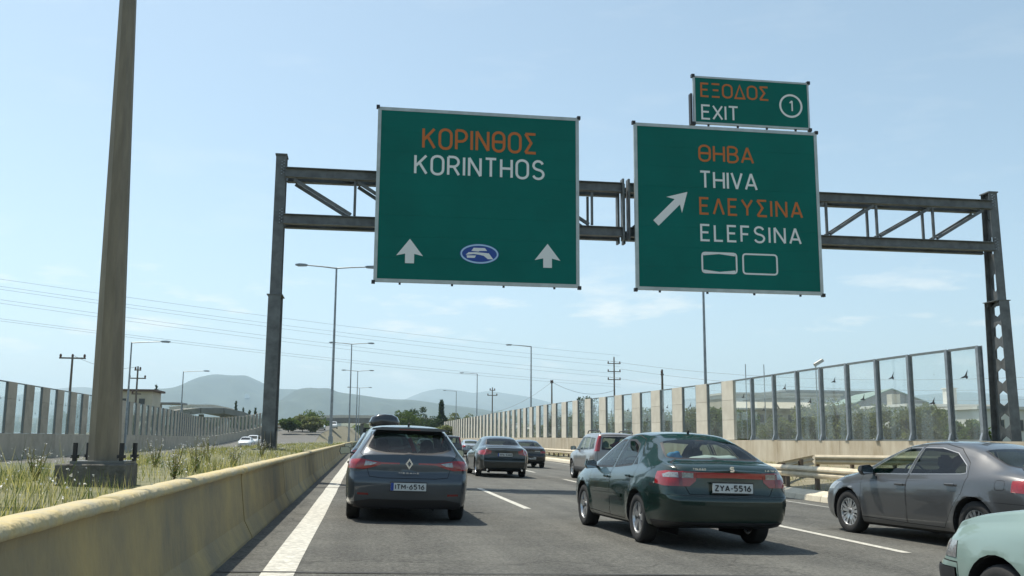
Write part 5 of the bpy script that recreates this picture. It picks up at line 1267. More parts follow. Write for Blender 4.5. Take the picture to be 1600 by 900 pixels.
hb_reg = [
 dict(n='tailgate', v='r', clip=-.20, gap=.009, m=None, side='C', p=[(-.001, .64), (-.001, 1.50), (.52, 1.50), (.60, 1.22), (.73, 1.00), (.66, .93), (.62, .78), (.58, .66), (.40, .64)], id='tg'),
 dict(n='rear_window', v='r', clip=-.20, gap=.028, gapmat=M_blk, m=M_gls, p=[(-.001, .985), (.33, .99), (.52, 1.02), (.655, 1.075), (.60, 1.20), (.535, 1.315), (.30, 1.335), (-.001, 1.34)], **{'in': 'tg'}, round=.04),
 dict(n='tail_light', v='r', clip=-.30, m=M_red, side='LR', off=.003, id='tl', p=[(.905, .90), (.70, .915), (.50, .885), (.40, .870), (.14, .870), (.14, .848), (.40, .842), (.54, .795), (.66, .765), (.92, .775)]),
 dict(n='lamp_cluster', v='r', clip=-.35, m=M_clr, side='LR', off=.004, p=[(.64, .890), (.47, .862), (.56, .825), (.66, .815)], **{'in': 'tl'}),
 dict(n='lamp_strip', v='r', clip=-.30, m=M_redb, side='LR', off=.0045, p=[(.90, .792), (.70, .782), (.52, .815), (.52, .806), (.69, .768), (.90, .778)], **{'in': 'tl'}),
 dict(n='bumper_reflector', v='r', clip=-.5, m=M_redd, side='LR', off=.003, p=[(.58, .395), (.74, .40), (.74, .43), (.58, .425)]),
 dict(n='bumper_insert', v='r', clip=-.5, m=M_blk, off=.002, p=[(-.001, .20), (-.001, .33), (.55, .34), (.78, .30), (.80, .20)]),
 dict(n='front_door', v='s', gap=.0085, m=None, side='LR', id='door', p=[(1.30, .27), (1.30, .90), (1.22, 1.36), (1.52, 1.385), (1.72, 1.32), (2.18, 1.05), (2.22, .92), (2.20, .30)]),
 dict(n='rear_door', v='s', gap=.0085, m=None, side='LR', id='rdoor', p=[(.52, .27), (.40, .50), (.15, .78), (.10, 1.0), (.35, 1.30), (.8, 1.375), (1.215, 1.365), (1.292, .90), (1.292, .27)]),
 dict(n='door_window', v='s', gap=.018, gapmat=M_blk, m=M_gls, side='LR', p=[(1.32, .945), (1.27, 1.325), (1.50, 1.325), (1.70, 1.27), (2.12, 1.03), (2.15, .93)], **{'in': 'door'}),
 dict(n='door_window', v='s', gap=.018, gapmat=M_blk, m=M_gls, side='LR', p=[(.24, .985), (.40, 1.24), (.80, 1.315), (1.20, 1.32), (1.25, .945)], **{'in': 'rdoor'}),
 dict(n='windscreen', v='f', clip=1.55, gap=.02, gapmat=M_blk, m=M_gls, p=[(-.001, 1.02), (.64, 1.0), (.53, 1.34), (-.001, 1.375)]),
 dict(n='headlight', v='f', clip=2.9, m=M_clr, side='LR', off=.002, p=[(.45, .66), (.80, .70), (.80, .78), (.5, .74)]),
]
car, ob, c = make_car('hatchback', HB, (.66, 15.35, 0), 0, 'dark slate blue hatchback ahead in the left lane with a wide red lamp line', GRP, P_meg, hb_reg, style='five', cat='car', handles=((1.42, .80, .19), (.55, .83, .19)), plate=(0, -.895, .525, 'ITM-6516'), mirrors=(.90, 1.98, 1.0, P_meg, None, 1.0))
car['group'] = GRP
# diamond badge, spoiler lip, aerial, red and white flag seen in window
bm = bmesh.new(); zc = .856; ribbon(bm, [(0, zc+.062), (.042, zc), (0, zc-.062), (-.042, zc)], .011, True, -.855, .012, lambda v, y: (v[0], y-.0, v[1])); bmesh.ops.recalc_face_normals(bm, faces=bm.faces[:]); finish(bm, 'diamond_badge', M_chr, car)
badge(car, 'badge_lettering', 'MEGANE', -.15, .712, .30, .020, -.862)
wiper_antenna(car, 0, -.02, 1.43, .0)
bm = bmesh.new(); prism(bm, [(-.575, 1.345), (.575, 1.345), (.555, 1.372), (.42, 1.392), (-.42, 1.392), (-.555, 1.372)], 'y', -.50, -.28); bmesh.ops.recalc_face_normals(bm, faces=bm.faces[:]); sp_ = finish(bm, 'spoiler', P_meg, car)
bm = bmesh.new(); box(bm, -.16, .16, -.508, -.501, 1.352, 1.366); finish(bm, 'brake_light', M_redd, sp_)
t2 = tag(empty('cloth', (.66+.10, 15.35-.10, 1.0)), 'red and white cloth hanging inside the blue hatchback rear window', 'cloth')
bm = bmesh.new(); beam(bm, (-.05, 0, .22), (.03, -.02, .02), .06, .01, up=(0, 1, 0)); finish(bm, 'red_part', mat('red cloth', (.55, .06, .05), .9), t2)
bm = bmesh.new(); beam(bm, (-.0, .01, .15), (.10, -.0, .01), .05, .01, up=(0, 1, 0)); finish(bm, 'white_part', M_white, t2)

# ---------------------------------------------------------------- green saloon
P_tol = paint('bottle green car paint', (.003, .022, .017), .25, .26)
TS = dict(wb=2.51, R=.312, step=.045, bulge=.055, nbulge=.13, flare=.016, tuck=.05,
  top=[(-.98, .96), (-.93, .995), (-.82, 1.035), (-.62, 1.055), (-.48, 1.10), (-.2, 1.245), (.08, 1.352), (.4, 1.415), (.9, 1.436), (1.35, 1.405), (1.75, 1.29), (2.25, 1.05), (2.5, .985), (2.9, .93), (3.2, .83), (3.38, .70)],
  sh=[(-.98, .85), (-.8, .93), (-.4, .965), (.2, .945), (1.2, .905), (2.0, .88), (2.6, .84), (3.1, .76), (3.38, .60)],
  rail=[(-.98, .92), (-.93, .955), (-.82, .99), (-.62, 1.015), (-.48, 1.05), (-.2, 1.175), (.08, 1.275), (.4, 1.335), (.9, 1.355), (1.35, 1.325), (1.75, 1.20), (2.25, .99), (2.5, .93), (2.9, .87), (3.2, .79), (3.38, .67)],
  w=[(-.98, .665), (-.95, .725), (-.87, .785), (-.70, .835), (-.3, .868), (.5, .871), (1.8, .871), (2.6, .86), (3.0, .83), (3.25, .76), (3.38, .66)],
  wr=[(-.98, .60), (-.80, .70), (-.6, .735), (-.45, .70), (-.2, .625), (.1, .565), (.5, .56), (1.0, .57), (1.45, .575), (1.8, .62), (2.3, .70), (2.7, .73), (3.38, .56)],
  bot=[(-.98, .30), (-.6, .24), (0, .20), (2.5, .18), (3.1, .20), (3.38, .26)],
  tail=[(.2, .10), (.30, .035), (.40, .0), (.55, -.02), (.63, -.02), (.66, .02), (.72, .035), (.9, .04), (1.0, .03)], nose=[(.2, .05), (.4, 0), (.6, 0), (.8, .05)])
ts_reg = [
 dict(n='boot_lid', v='r', clip=-.42, gap=.0085, m=None, p=[(-.001, .655), (-.001, 1.085), (.50, 1.085), (.66, 1.03), (.66, .93), (.60, .80), (.52, .655)], id='boot'),
 dict(n='rear_window', v='r', clip=-.02, gap=.022, gapmat=M_blk, m=M_glc, p=[(-.001, 1.075), (.50, 1.07), (.64, 1.085), (.59, 1.20), (.50, 1.335), (.25, 1.36), (-.001, 1.365)], round=.05),
 dict(n='tail_light', v='r', clip=-.62, m=M_red, side='LR', off=.004, id='tl', p=[(.42, .93), (.75, .935), (.87, .90), (.88, .80), (.80, .755), (.52, .755), (.44, .82)], label='red cluster with clear upper half'),
 dict(n='clear_lens', v='r', clip=-.70, m=M_clr, side='LR', off=.006, p=[(.47, .915), (.73, .918), (.79, .89), (.79, .855), (.47, .855)], **{'in': 'tl'}),
 dict(n='lamp_divider', v='r', clip=-.70, m=M_redd, side='LR', off=.007, p=[(.605, .92), (.645, .92), (.645, .76), (.605, .76)], **{'in': 'tl'}),
 dict(n='red_trim_strip', v='r', clip=-.62, m=M_redb, off=.003, p=[(-.001, .925), (.42, .925), (.43, .855), (-.001, .87)], **{'in': 'boot'}),
 dict(n='rear_bumper', v='r', clip=-.33, gap=.005, m=None, p=[(-.001, .22), (-.001, .645), (.50, .645), (.95, .66), (.95, .22)], id='bump'),
 dict(n='bumper_moulding', v='r', clip=-.36, m=P_tol, off=.006, p=[(-.001, .535), (-.001, .575), (.95, .575), (.95, .535)], **{'in': 'bump'}),
 dict(n='bumper_skirt', v='r', clip=-.45, m=M_blk, off=.001, p=[(-.001, .2), (-.001, .335), (.95, .335), (.95, .2)], **{'in': 'bump'}),
 dict(n='front_door', v='s', gap=.0085, m=None, side='LR', id='door', p=[(1.16, .26), (1.16, .88), (1.05, 1.37), (1.35, 1.37), (1.62, 1.27), (2.10, 1.02), (2.16, .90), (2.14, .28)]),
 dict(n='rear_door', v='s', gap=.0085, m=None, side='LR', id='rdoor', p=[(.55, .26), (.42, .48), (.20, .70), (.10, .92), (.16, 1.10), (.40, 1.32), (.75, 1.375), (1.042, 1.372), (1.152, .88), (1.152, .26)]),
 dict(n='door_window', v='s', gap=.030, gapmat=M_blk, m=M_gls, side='LR', p=[(1.185, .915), (1.10, 1.315), (1.33, 1.315), (1.60, 1.215), (2.03, .99), (2.08, .895)], **{'in': 'door'}),
 dict(n='door_window', v='s', gap=.030, gapmat=M_blk, m=M_gls, side='LR', p=[(.36, .965), (.34, 1.10), (.48, 1.25), (.78, 1.32), (1.03, 1.32), (1.115, .915)], **{'in': 'rdoor'}, round=.03),
 dict(n='quarter_window', v='s', gap=.010, gapmat=M_blk, m=M_gls, side='LR', p=[(.17, .985), (.33, .975), (.31, 1.09)]),
 dict(n='side_moulding', v='s', m=P_tol, side='LR', off=.012, p=[(.62, .53), (.62, .575), (2.05, .555), (2.05, .51)]),
 dict(n='windscreen', v='f', clip=1.40, gap=.02, gapmat=M_blk, m=M_glc, p=[(-.001, 1.0), (.62, .985), (.53, 1.32), (-.001, 1.36)]),
 dict(n='headlight', v='f', clip=2.8, m=M_clr, side='LR', off=.002, p=[(.42, .62), (.78, .64), (.78, .75), (.45, .75)]),
]
car, ob, c = make_car('saloon_car', TS, (4.36, 12.36, 0), R(3), 'bottle green saloon with silver alloy wheels and a red lamp band', GRP, P_tol, ts_reg, style='five', glass=M_glc, handles=((1.28, .79, .17), (.30, .83, .17)), plate=(0, -1.048, .745, 'ZYA-5516'), mirrors=(.84, 1.90, .94, P_tol, None, .9))
badge(car, 'badge_lettering', 'TOLEDO', -.50, .952, .17, .022, -1.012); badge(car, 'badge_lettering', '1.6', .44, .952, .06, .022, -1.004); badge(car, 'badge_lettering', '16V', .52, .952, .08, .022, -.995)
badge(car, 'maker_badge', 'S', -.032, .935, .066, .068, -1.030, st=.26)
wiper_antenna(car, .0, .40, 1.415, .0)
# things on the parcel shelf
def soft(name, loc, size, m, label, cat, seed):
    rg = np.random.default_rng(seed); bm = bmesh.new(); bmesh.ops.create_icosphere(bm, subdivisions=3, radius=1)
    ph = rg.uniform(0, 6, 9)
    for v in bm.verts:
        n = sum(math.sin(v.co[k % 3]*(3+k)+ph[k]) for k in range(9))/9; v.co = v.co*(1+.55*n); v.co = Vector((v.co.x*size[0], v.co.y*size[1], max(-.5, v.co.z)*size[2]))
    o = finish(bm, name, m, None, smooth=True); o.location = loc; return tag(o, label, cat)
soft('towel', (4.36+.10, 12.36-.28, .94), (.34, .14, .07), mat('white towel', (.62, .64, .63), .95, 0, .1, 8), 'crumpled white towel behind the green saloon rear window', 'towel', 3)
soft('bag', (4.36-.40, 12.36-.24, .97), (.10, .12, .10), mat('blue bag', (.03, .22, .48), .6), 'bright blue bag behind the green saloon rear window', 'bag', 4)

# ---------------------------------------------------------------- grey saloon (side view)
M_trim = mat('satin window trim', (.42, .43, .44), .35, .8)
P_maz = paint('warm grey car paint', (.080, .083, .086), .4, .34)
MZS = dict(wb=2.725, R=.325, step=.045, bulge=.07, nbulge=.16, flare=.026, tuck=.055,
  top=[(-1.02, .92), (-.97, .97), (-.85, 1.02), (-.62, 1.06), (-.40, 1.12), (-.1, 1.25), (.22, 1.36), (.6, 1.425), (1.1, 1.44), (1.6, 1.395), (2.0, 1.27), (2.5, 1.04), (2.75, .965), (3.1, .90), (3.4, .80), (3.58, .66)],
  sh=[(-1.02, .80), (-.8, .93), (-.4, .98), (.3, .965), (1.3, .925), (2.2, .895), (2.8, .85), (3.3, .74), (3.58, .56)],
  rail=[(-1.02, .88), (-.97, .93), (-.85, .975), (-.62, 1.015), (-.40, 1.065), (-.1, 1.175), (.22, 1.28), (.6, 1.345), (1.1, 1.362), (1.6, 1.31), (2.0, 1.18), (2.5, .975), (2.75, .905), (3.1, .835), (3.4, .76), (3.58, .63)],
  w=[(-1.02, .68), (-.98, .75), (-.88, .82), (-.7, .865), (-.3, .893), (.5, .895), (2.2, .895), (2.85, .885), (3.2, .85), (3.45, .76), (3.58, .64)],
  wr=[(-1.02, .60), (-.80, .70), (-.6, .73), (-.3, .66), (.1, .60), (.5, .575), (1.2, .58), (1.7, .60), (2.1, .65), (2.6, .72), (3.0, .73), (3.58, .54)],
  bot=[(-1.02, .30), (-.6, .22), (0, .18), (2.7, .16), (3.3, .18), (3.58, .24)],
  tail=[(.2, .08), (.4, .0), (.6, -.02), (.66, .02), (.8, .03), (1.0, .03)], nose=[(.2, .05), (.4, 0), (.6, 0), (.8, .06)])
mz_reg = [
 dict(n='boot_lid', v='r', clip=-.42, gap=.0085, m=None, p=[(-.001, .62), (-.001, 1.09), (.52, 1.09), (.66, 1.03), (.60, .80), (.52, .62)], id='boot'),
 dict(n='rear_window', v='r', clip=.12, gap=.022, gapmat=M_blk, m=M_gls, p=[(-.001, 1.08), (.50, 1.08), (.62, 1.10), (.58, 1.22), (.50, 1.345), (-.001, 1.375)], round=.05),
 dict(n='tail_light', v='r', clip=-.62, m=M_red, side='LR', off=.004, id='tl', p=[(.42, .93), (.75, .945), (.93, .91), (.93, .80), (.80, .775), (.52, .79)]),
 dict(n='rear_bumper', v='r', clip=-.36, gap=.005, m=None, p=[(-.001, .22), (-.001, .61), (.50, .61), (.98, .66), (.98, .22)]),
 dict(n='front_door', v='s', gap=.0085, m=None, side='LR', id='door', p=[(1.34, .26), (1.34, .90), (1.22, 1.38), (1.58, 1.38), (1.85, 1.28), (2.34, 1.03), (2.40, .92), (2.36, .28)]),
 dict(n='rear_door', v='s', gap=.0085, m=None, side='LR', id='rdoor', p=[(.58, .26), (.44, .48), (.22, .72), (.14, .95), (.22, 1.14), (.50, 1.33), (.85, 1.39), (1.212, 1.382), (1.332, .90), (1.332, .26)]),
 dict(n='door_window', v='s', gap=.010, gapmat=M_trim, m=M_glc, side='LR', p=[(1.375, .945), (1.275, 1.335), (1.56, 1.33), (1.82, 1.235), (2.25, 1.01), (2.30, .92)], **{'in': 'door'}),
 dict(n='door_window', v='s', gap=.010, gapmat=M_trim, m=M_gld, side='LR', p=[(.20, 1.0), (.26, 1.11), (.52, 1.27), (.86, 1.335), (1.225, 1.337), (1.325, .948), (.30, .982)], **{'in': 'rdoor'}),
 dict(n='side_indicator', v='s', m=M_clr, side='LR', off=.003, p=[(2.58, .70), (2.68, .695), (2.68, .72), (2.58, .725)]),
 dict(n='fuel_flap', v='s', gap=.005, m=None, side='LR', p=[(-.52, .80), (-.36, .80), (-.36, .93), (-.52, .93)], round=.04),
 dict(n='windscreen', v='f', clip=1.62, gap=.02, gapmat=M_blk, m=M_glc, p=[(-.001, 1.0), (.64, .985), (.56, 1.31), (-.001, 1.36)]),
 dict(n='headlight', v='f', clip=2.75, m=M_clr, side='LR', off=.002, p=[(.42, .60), (.86, .66), (.86, .78), (.50, .72)]),
]
MZX, MZY = 8.72, 11.80
car, ob, c = make_car('saloon_car', MZS, (MZX, MZY, 0), R(7), 'warm grey saloon at right with chrome window trim and many spoked wheels', GRP, P_maz, mz_reg, style='ten', handles=((1.46, .80, .19), (.42, .84, .19)), plate=(0, -1.10, .72, 'YZB-5168'), mirrors=(.87, 2.12, .985, M_blk, None, 1.05))
soft('toy', (MZX+.1, MZY-.05, .90), (.16, .08, .06), mat('yellow print cloth', (.55, .50, .12), .9), 'yellow cloth behind the grey saloon rear window', 'cloth', 9)

# ---------------------------------------------------------------- mint car, front corner only in view
P_mint = paint('mint green car paint', (.22, .305, .275), .05, .36)
VW = dict(wb=2.55, R=.30, step=.045, bulge=.07, nbulge=.05, flare=.012, tuck=.05,
  top=[(-.95, .93), (-.90, .97), (-.6, 1.0), (-.3, 1.12), (.2, 1.38), (.8, 1.43), (1.3, 1.38), (1.75, 1.20), (2.1, 1.03), (2.4, .97), (2.9, .885), (3.18, .80), (3.27, .74)],
  sh=[(-.95, .84), (-.5, .93), (.2, .92), (1.3, .90), (2.1, .875), (2.6, .845), (3.0, .79), (3.27, .69)],
  rail=[(-.95, .89), (-.90, .93), (-.6, .965), (-.3, 1.05), (.2, 1.30), (.8, 1.35), (1.3, 1.30), (1.75, 1.12), (2.1, .97), (2.4, .93), (2.9, .855), (3.18, .775), (3.27, .72)],
  w=[(-.95, .70), (-.85, .78), (-.5, .83), (.5, .85), (2.2, .85), (2.8, .84), (3.08, .82), (3.2, .79), (3.27, .73)],
  wr=[(-.95, .6), (-.5, .70), (0, .58), (1, .56), (1.5, .58), (2.0, .68), (2.6, .76), (3.0, .76), (3.27, .66)],
  bot=[(-.95, .30), (0, .20), (2.6, .19), (3.27, .22)],
  tail=[(.2, .08), (.4, .0), (.7, .02), (1.0, .05)], nose=[(.2, .0), (.36, -.03), (.53, -.04), (.56, .03), (.70, .05), (.85, .09)])
vw_reg = [
 dict(n='front_bumper', v='s', gap=.0085, m=None, side='LR', id='bump', p=[(2.96, .18), (2.98, .565), (3.5, .565), (3.5, .18)]),
 dict(n='bumper_strip', v='s', m=M_blk, side='LR', off=.012, p=[(3.00, .425), (3.00, .525), (3.5, .525), (3.5, .425)], **{'in': 'bump'}),
 dict(n='indicator', v='f', clip=3.0, m=M_clr, side='LR', off=.004, p=[(.745, .59), (.95, .59), (.95, .70), (.755, .70)]),
 dict(n='headlight', v='f', clip=3.05, m=M_clr, side='LR', off=.003, p=[(.40, .59), (.69, .59), (.69, .715), (.40, .715)]),
 dict(n='bonnet', v='t', gap=.0085, m=None, p=[(-.001, 2.18), (.68, 2.10), (.70, 2.7), (.66, 3.22), (-.001, 3.30)]),
 dict(n='front_door', v='s', gap=.0085, m=None, side='LR', id='door', p=[(1.02, .26), (1.02, 1.36), (1.45, 1.30), (1.98, 1.0), (2.02, .28)]),
 dict(n='door_window', v='s', gap=.016, gapmat=M_blk, m=M_gls, side='LR', p=[(1.06, .93), (1.06, 1.30), (1.42, 1.24), (1.90, .98), (1.93, .91)], **{'in': 'door'}),
 dict(n='windscreen', v='f', clip=1.30, gap=.02, gapmat=M_blk, m=M_gls, p=[(-.001, 1.04), (.62, 1.03), (.52, 1.30), (-.001, 1.34)]),
]
car, ob, c = make_car('saloon_car', VW, (4.70, 3.02, -.04), 0, 'pale mint green car nosing into the bottom right corner', GRP, P_mint, vw_reg, style='steel', rimm=M_rimd, handles=((1.15, .80, .15),))

# ---------------------------------------------------------------- dark executive saloon
import copy
P_bmw = paint('black green car paint', (.014, .020, .020), .3, .28)
BM = copy.deepcopy(MZS); BM.update(wb=2.89, R=.335)
def yscale(S_, k0, kx, dz=1.0):
    for key in ('top', 'sh', 'rail', 'w', 'wr', 'bot'): S_[key] = [(a*k0+(kx if a > 1.5 else 0), b*(dz if key in ('top', 'sh', 'rail') else 1)) for a, b in S_[key]]
    return S_
yscale(BM, 1.03, .06, 1.02)
BM['top'] = [(-1.10, .98), (-1.04, 1.04), (-.9, 1.075), (-.62, 1.095), (-.40, 1.14), (-.05, 1.30), (.25, 1.40), (.6, 1.45), (1.15, 1.468), (1.7, 1.42), (2.1, 1.29), (2.6, 1.05), (2.9, .98), (3.3, .91), (3.65, .80), (3.75, .70)]
BM['sh'][0] = (-1.10, .86); BM['rail'][0] = (-1.10, .94); BM['w'][0] = (-1.10, .72); BM['wr'][0] = (-1.10, .66)
for k in ('sh', 'rail', 'w', 'wr', 'bot'): BM[k] = [(a, b+(.025 if k in ('w',) else 0)) for a, b in BM[k]]
for k in ('rail',): BM[k] = [(a, b) for a, b in [(-1.10, .94), (-1.04, .995), (-.9, 1.035), (-.62, 1.055), (-.40, 1.095), (-.05, 1.225), (.25, 1.32), (.6, 1.37), (1.15, 1.388), (1.7, 1.335), (2.1, 1.20), (2.6, .99), (2.9, .92), (3.3, .85), (3.65, .76), (3.75, .67)]]
for k in ('sh', 'w', 'wr', 'bot'): BM[k][-1] = (3.75, BM[k][-1][1])
def gen_reg(zdeck=1.10, zroof=1.40, wtop=.50, wbase=.60, tl=None, clip=.15, rear='sedan', gl=M_gld, y=(.20, .5, 1.22, 1.7, 2.3), roofz=1.36, belt=.95):
    r = [dict(n='rear_window', v='r', clip=clip, gap=.022, gapmat=M_blk, m=gl, p=[(-.001, zdeck), (wbase-.12, zdeck), (wbase, zdeck+.02), (wtop, zroof-.02), (-.001, zroof)], round=.04),
         dict(n='tail_light', v='r', clip=-.55, m=M_red, side='LR', off=.004, id='tl', p=tl or [(.50, .93), (.70, .955), (.95, .90), (.95, .78), (.70, .76), (.52, .84)]),
         dict(n='door_window', v='s', gap=.016, gapmat=M_blk, m=gl, side='LR', p=[(y[2]+.06, belt), (y[2]-.0, roofz-.02), (y[3]-.2, roofz-.02), (y[3], roofz-.08), (y[4]-.08, belt+.06), (y[4], belt-.01)]),
         dict(n='door_window', v='s', gap=.016, gapmat=M_blk, m=gl, side='LR', p=[(y[0], belt+.03), (y[0]+.1, belt+.14), (y[1]+.05, roofz-.08), (y[2]-.3, roofz-.015), (y[2]-.07, roofz-.02), (y[2], belt)]),
         dict(n='windscreen', v='f', clip=1.4, gap=.02, gapmat=M_blk, m=M_gls, p=[(-.001, belt+.07), (.62, belt+.06), (.54, roofz-.04), (-.001, roofz)])]
    return r
bm_reg = gen_reg(1.13, 1.41, tl=[(.47, .93), (.66, .975), (.97, .90), (.97, .80), (.72, .78), (.50, .83)])
bm_reg += [dict(n='boot_lid_edge', v='r', clip=-.6, m=M_dark, off=.002, p=[(-.001, .70), (-.001, .708), (.55, .708), (.55, .70)])]
car, ob, c = make_car('saloon_car', BM, (4.95, 35.3, 0), 0, 'black green executive saloon ahead of the green saloon in the middle lane', GRP, P_bmw, bm_reg, style='five', plate=(0, -1.185, .80, 'YPA-5348'), mirrors=(.88, 2.2, 1.02, P_bmw, None, 1.0))
for s in (-1, 1):
    bm = bmesh.new(); frustum(bm, (s*.62, -1.16, .27), .035, (s*.62, -1.0, .27), .035, 10); finish(bm, 'exhaust_pipe', M_chr, car)

# ---------------------------------------------------------------- black saloon further right
P_blk = paint('black car paint', (.010, .011, .013), .2, .25)
B2 = copy.deepcopy(TS)
b2_reg = gen_reg(1.085, 1.36, tl=[(.50, .86), (.90, .86), (.90, .76), (.50, .76)], clip=-.02, gl=M_gls, y=(.18, .45, 1.1, 1.6, 2.08), roofz=1.33, belt=.925)
b2_reg += [dict(n='rear_garnish', v='r', clip=-.6, m=M_clr, off=.004, p=[(.20, .875), (.48, .875), (.48, .83), (.20, .83)], side='LR')]
car, ob, c = make_car('saloon_car', B2, (8.45, 50, 0), 0, 'small black saloon beyond the executive saloon with red corner lamps', GRP, P_blk, b2_reg, style='steel', rimm=M_rimd, mirrors=(.84, 1.90, .94, P_blk, None, .9), plate=(0, -1.048, .50, 'IBE-3302'))

# ---------------------------------------------------------------- silver brown SUV
P_suv = paint('silver beige car paint', (.27, .255, .245), .5, .35)
SV = dict(wb=2.62, R=.345, step=.05, bulge=.05, nbulge=.10, flare=.02, tuck=.06,
  top=[(-.86, 1.56), (-.80, 1.62), (-.6, 1.665), (0, 1.69), (1.0, 1.69), (1.5, 1.65), (1.85, 1.52), (2.3, 1.22), (2.55, 1.10), (3.0, 1.03), (3.3, .94), (3.44, .82)],
  sh=[(-.86, 1.06), (0, 1.05), (1.5, 1.02), (2.4, 1.0), (3.0, .95), (3.44, .76)],
  rail=[(-.86, 1.50), (-.80, 1.55), (-.6, 1.59), (0, 1.61), (1.0, 1.61), (1.5, 1.57), (1.85, 1.44), (2.3, 1.16), (2.55, 1.05), (3.0, .98), (3.3, .90), (3.44, .79)],
  w=[(-.86, .82), (-.82, .85), (-.7, .88), (0, .89), (2.4, .89), (3.0, .87), (3.3, .80), (3.44, .70)],
  wr=[(-.86, .64), (-.7, .655), (0, .66), (1.4, .66), (1.9, .68), (2.5, .75), (3.0, .76), (3.44, .6)],
  bot=[(-.86, .34), (0, .26), (2.6, .26), (3.44, .32)],
  tail=[(.2, .06), (.4, .0), (.62, -.03), (.68, .02), (1.0, .05), (1.6, .15)], nose=[(.2, .05), (.4, 0), (.6, 0), (.9, .05)])
sv_reg = [
 dict(n='tailgate', v='r', clip=-.55, gap=.008, m=None, p=[(-.001, .66), (-.001, 1.60), (.56, 1.60), (.68, 1.10), (.74, 1.05), (.74, .66)], id='tg'),
 dict(n='rear_window', v='r', clip=-.50, gap=.02, gapmat=M_blk, m=M_gls, p=[(-.001, 1.08), (.60, 1.08), (.535, 1.52), (-.001, 1.55)], **{'in': 'tg'}, round=.05),
 dict(n='tail_light', v='r', clip=-.62, m=M_red, side='LR', off=.006, p=[(.665, 1.03), (.90, 1.03), (.80, 1.30), (.68, 1.58), (.59, 1.56), (.62, 1.30)]),
 dict(n='rear_bumper', v='r', clip=-.50, m=M_blk, off=.004, p=[(-.001, .30), (-.001, .62), (.95, .62), (.95, .30)]),
 dict(n='door_window', v='s', gap=.016, gapmat=M_blk, m=M_glc, side='LR', p=[(1.12, 1.07), (1.10, 1.53), (1.45, 1.52), (1.72, 1.44), (2.12, 1.18), (2.16, 1.05)]),
 dict(n='door_window', v='s', gap=.016, gapmat=M_blk, m=M_glc, side='LR', p=[(.28, 1.08), (.28, 1.52), (1.02, 1.53), (1.04, 1.07)]),
 dict(n='quarter_window', v='s', gap=.016, gapmat=M_blk, m=M_gls, side='LR', p=[(-.50, 1.12), (-.42, 1.48), (.18, 1.51), (.18, 1.08)]),
 dict(n='lower_cladding', v='s', m=mat('grey plastic cladding', (.10, .10, .10), .7), side='LR', off=.004, p=[(-.9, .24), (-.9, .46), (3.5, .46), (3.5, .24)]),
 dict(n='windscreen', v='f', clip=1.55, gap=.02, gapmat=M_blk, m=M_glc, p=[(-.001, 1.13), (.64, 1.12), (.60, 1.54), (-.001, 1.60)]),
]
car, ob, c = make_car('suv', SV, (8.66, 33.4, 0), 0, 'silver beige off roader with tall red lamps and dark roof bars', GRP, P_suv, sv_reg, style='six', cat='car', mirrors=(.88, 1.95, 1.12, M_blk, None, 1.1), plate=(0, -.93, .76, 'YHN-2095'))
for s in (-1, 1):
    bm = bmesh.new(); pv = None
    for p in ((s*.57, -.55, 1.66), (s*.58, -.42, 1.735), (s*.58, .5, 1.765), (s*.58, 1.2, 1.75), (s*.57, 1.4, 1.66)):
        if pv: frustum(bm, pv, .02, p, .02, 6)
        pv = p
    finish(bm, 'roof_rail', M_blk, car)
soft('bag', (8.66+.10, 33.4-.45, 1.03), (.24, .1, .12), mat('red bag', (.60, .05, .03), .7), 'red bag behind the off roader rear window', 'bag', 12)
soft('bag', (8.66-.33, 33.4-.45, 1.03), (.11, .1, .15), mat('pale green bag', (.22, .50, .33), .7), 'pale green bag left of the red bag in the off roader', 'bag', 13)
soft('bag', (8.66+.42, 33.4-.45, 1.05), (.12, .1, .13), mat('leaf green bag', (.10, .38, .12), .7), 'leaf green bag right of the red bag in the off roader', 'bag', 14)

# ---------------------------------------------------------------- car with roof box
P_nav = paint('dark teal car paint', (.03, .055, .065), .35, .3)
R1 = copy.deepcopy(HB); r1_reg = [dict(r) for r in hb_reg]
r1_reg[0] = dict(n='tailgate', v='r', clip=-.20, gap=.009, m=None, p=hb_reg[0]['p'], id='tg')
car, ob, c = make_car('hatchback', R1, (.55, 26.6, 0), 0, 'dark teal hatchback with a black roof box, mostly hidden by the blue hatchback', GRP, P_nav, [r for r in r1_reg if r['n'] not in ('lamp_strip', 'bumper_insert')], style='five', mirrors=(.90, 1.98, 1.0, P_nav, None, 1.1))
bm = bmesh.new()
for s in (-1, 1):
    prev = None
    ring_ = [(0, .0), (.30, 0), (.40, .05), (.42, .14), (.36, .27), (.22, .34), (0, .36)]
    for yy, k in ((-.35, .60), (-.30, .85), (-.1, .97), (.6, 1), (1.3, .92), (1.6, .62), (1.66, .35)):
        cur = [bm.verts.new((s*a*k, yy, 1.50+.16+(b-.16)*(.55+.45*k))) for a, b in ring_]
        if prev:
            for i in range(6): bm.faces.new((prev[i], prev[i+1], cur[i+1], cur[i]))
        prev = cur
bmesh.ops.remove_doubles(bm, verts=bm.verts[:], dist=1e-4); bmesh.ops.holes_fill(bm, edges=bm.edges[:], sides=0); bmesh.ops.recalc_face_normals(bm, faces=bm.faces[:])
o = finish(bm, 'roof_box', paint('glossy black box', (.03, .035, .04), .1, .25), None, smooth=True); o.location = (.55, 26.6, .02); tag(o, 'glossy black roof box strapped on the dark teal hatchback', 'roof box')
for yy in (0, .95):
    bm = bmesh.new(); box(bm, -.58, .58, yy-.03, yy+.03, 1.48, 1.505); 
    for s in (-1, 1): box(bm, s*.56-.04, s*.56+.04, yy-.04, yy+.04, 1.38, 1.478)
    finish(bm, 'roof_bar', M_blk, car)

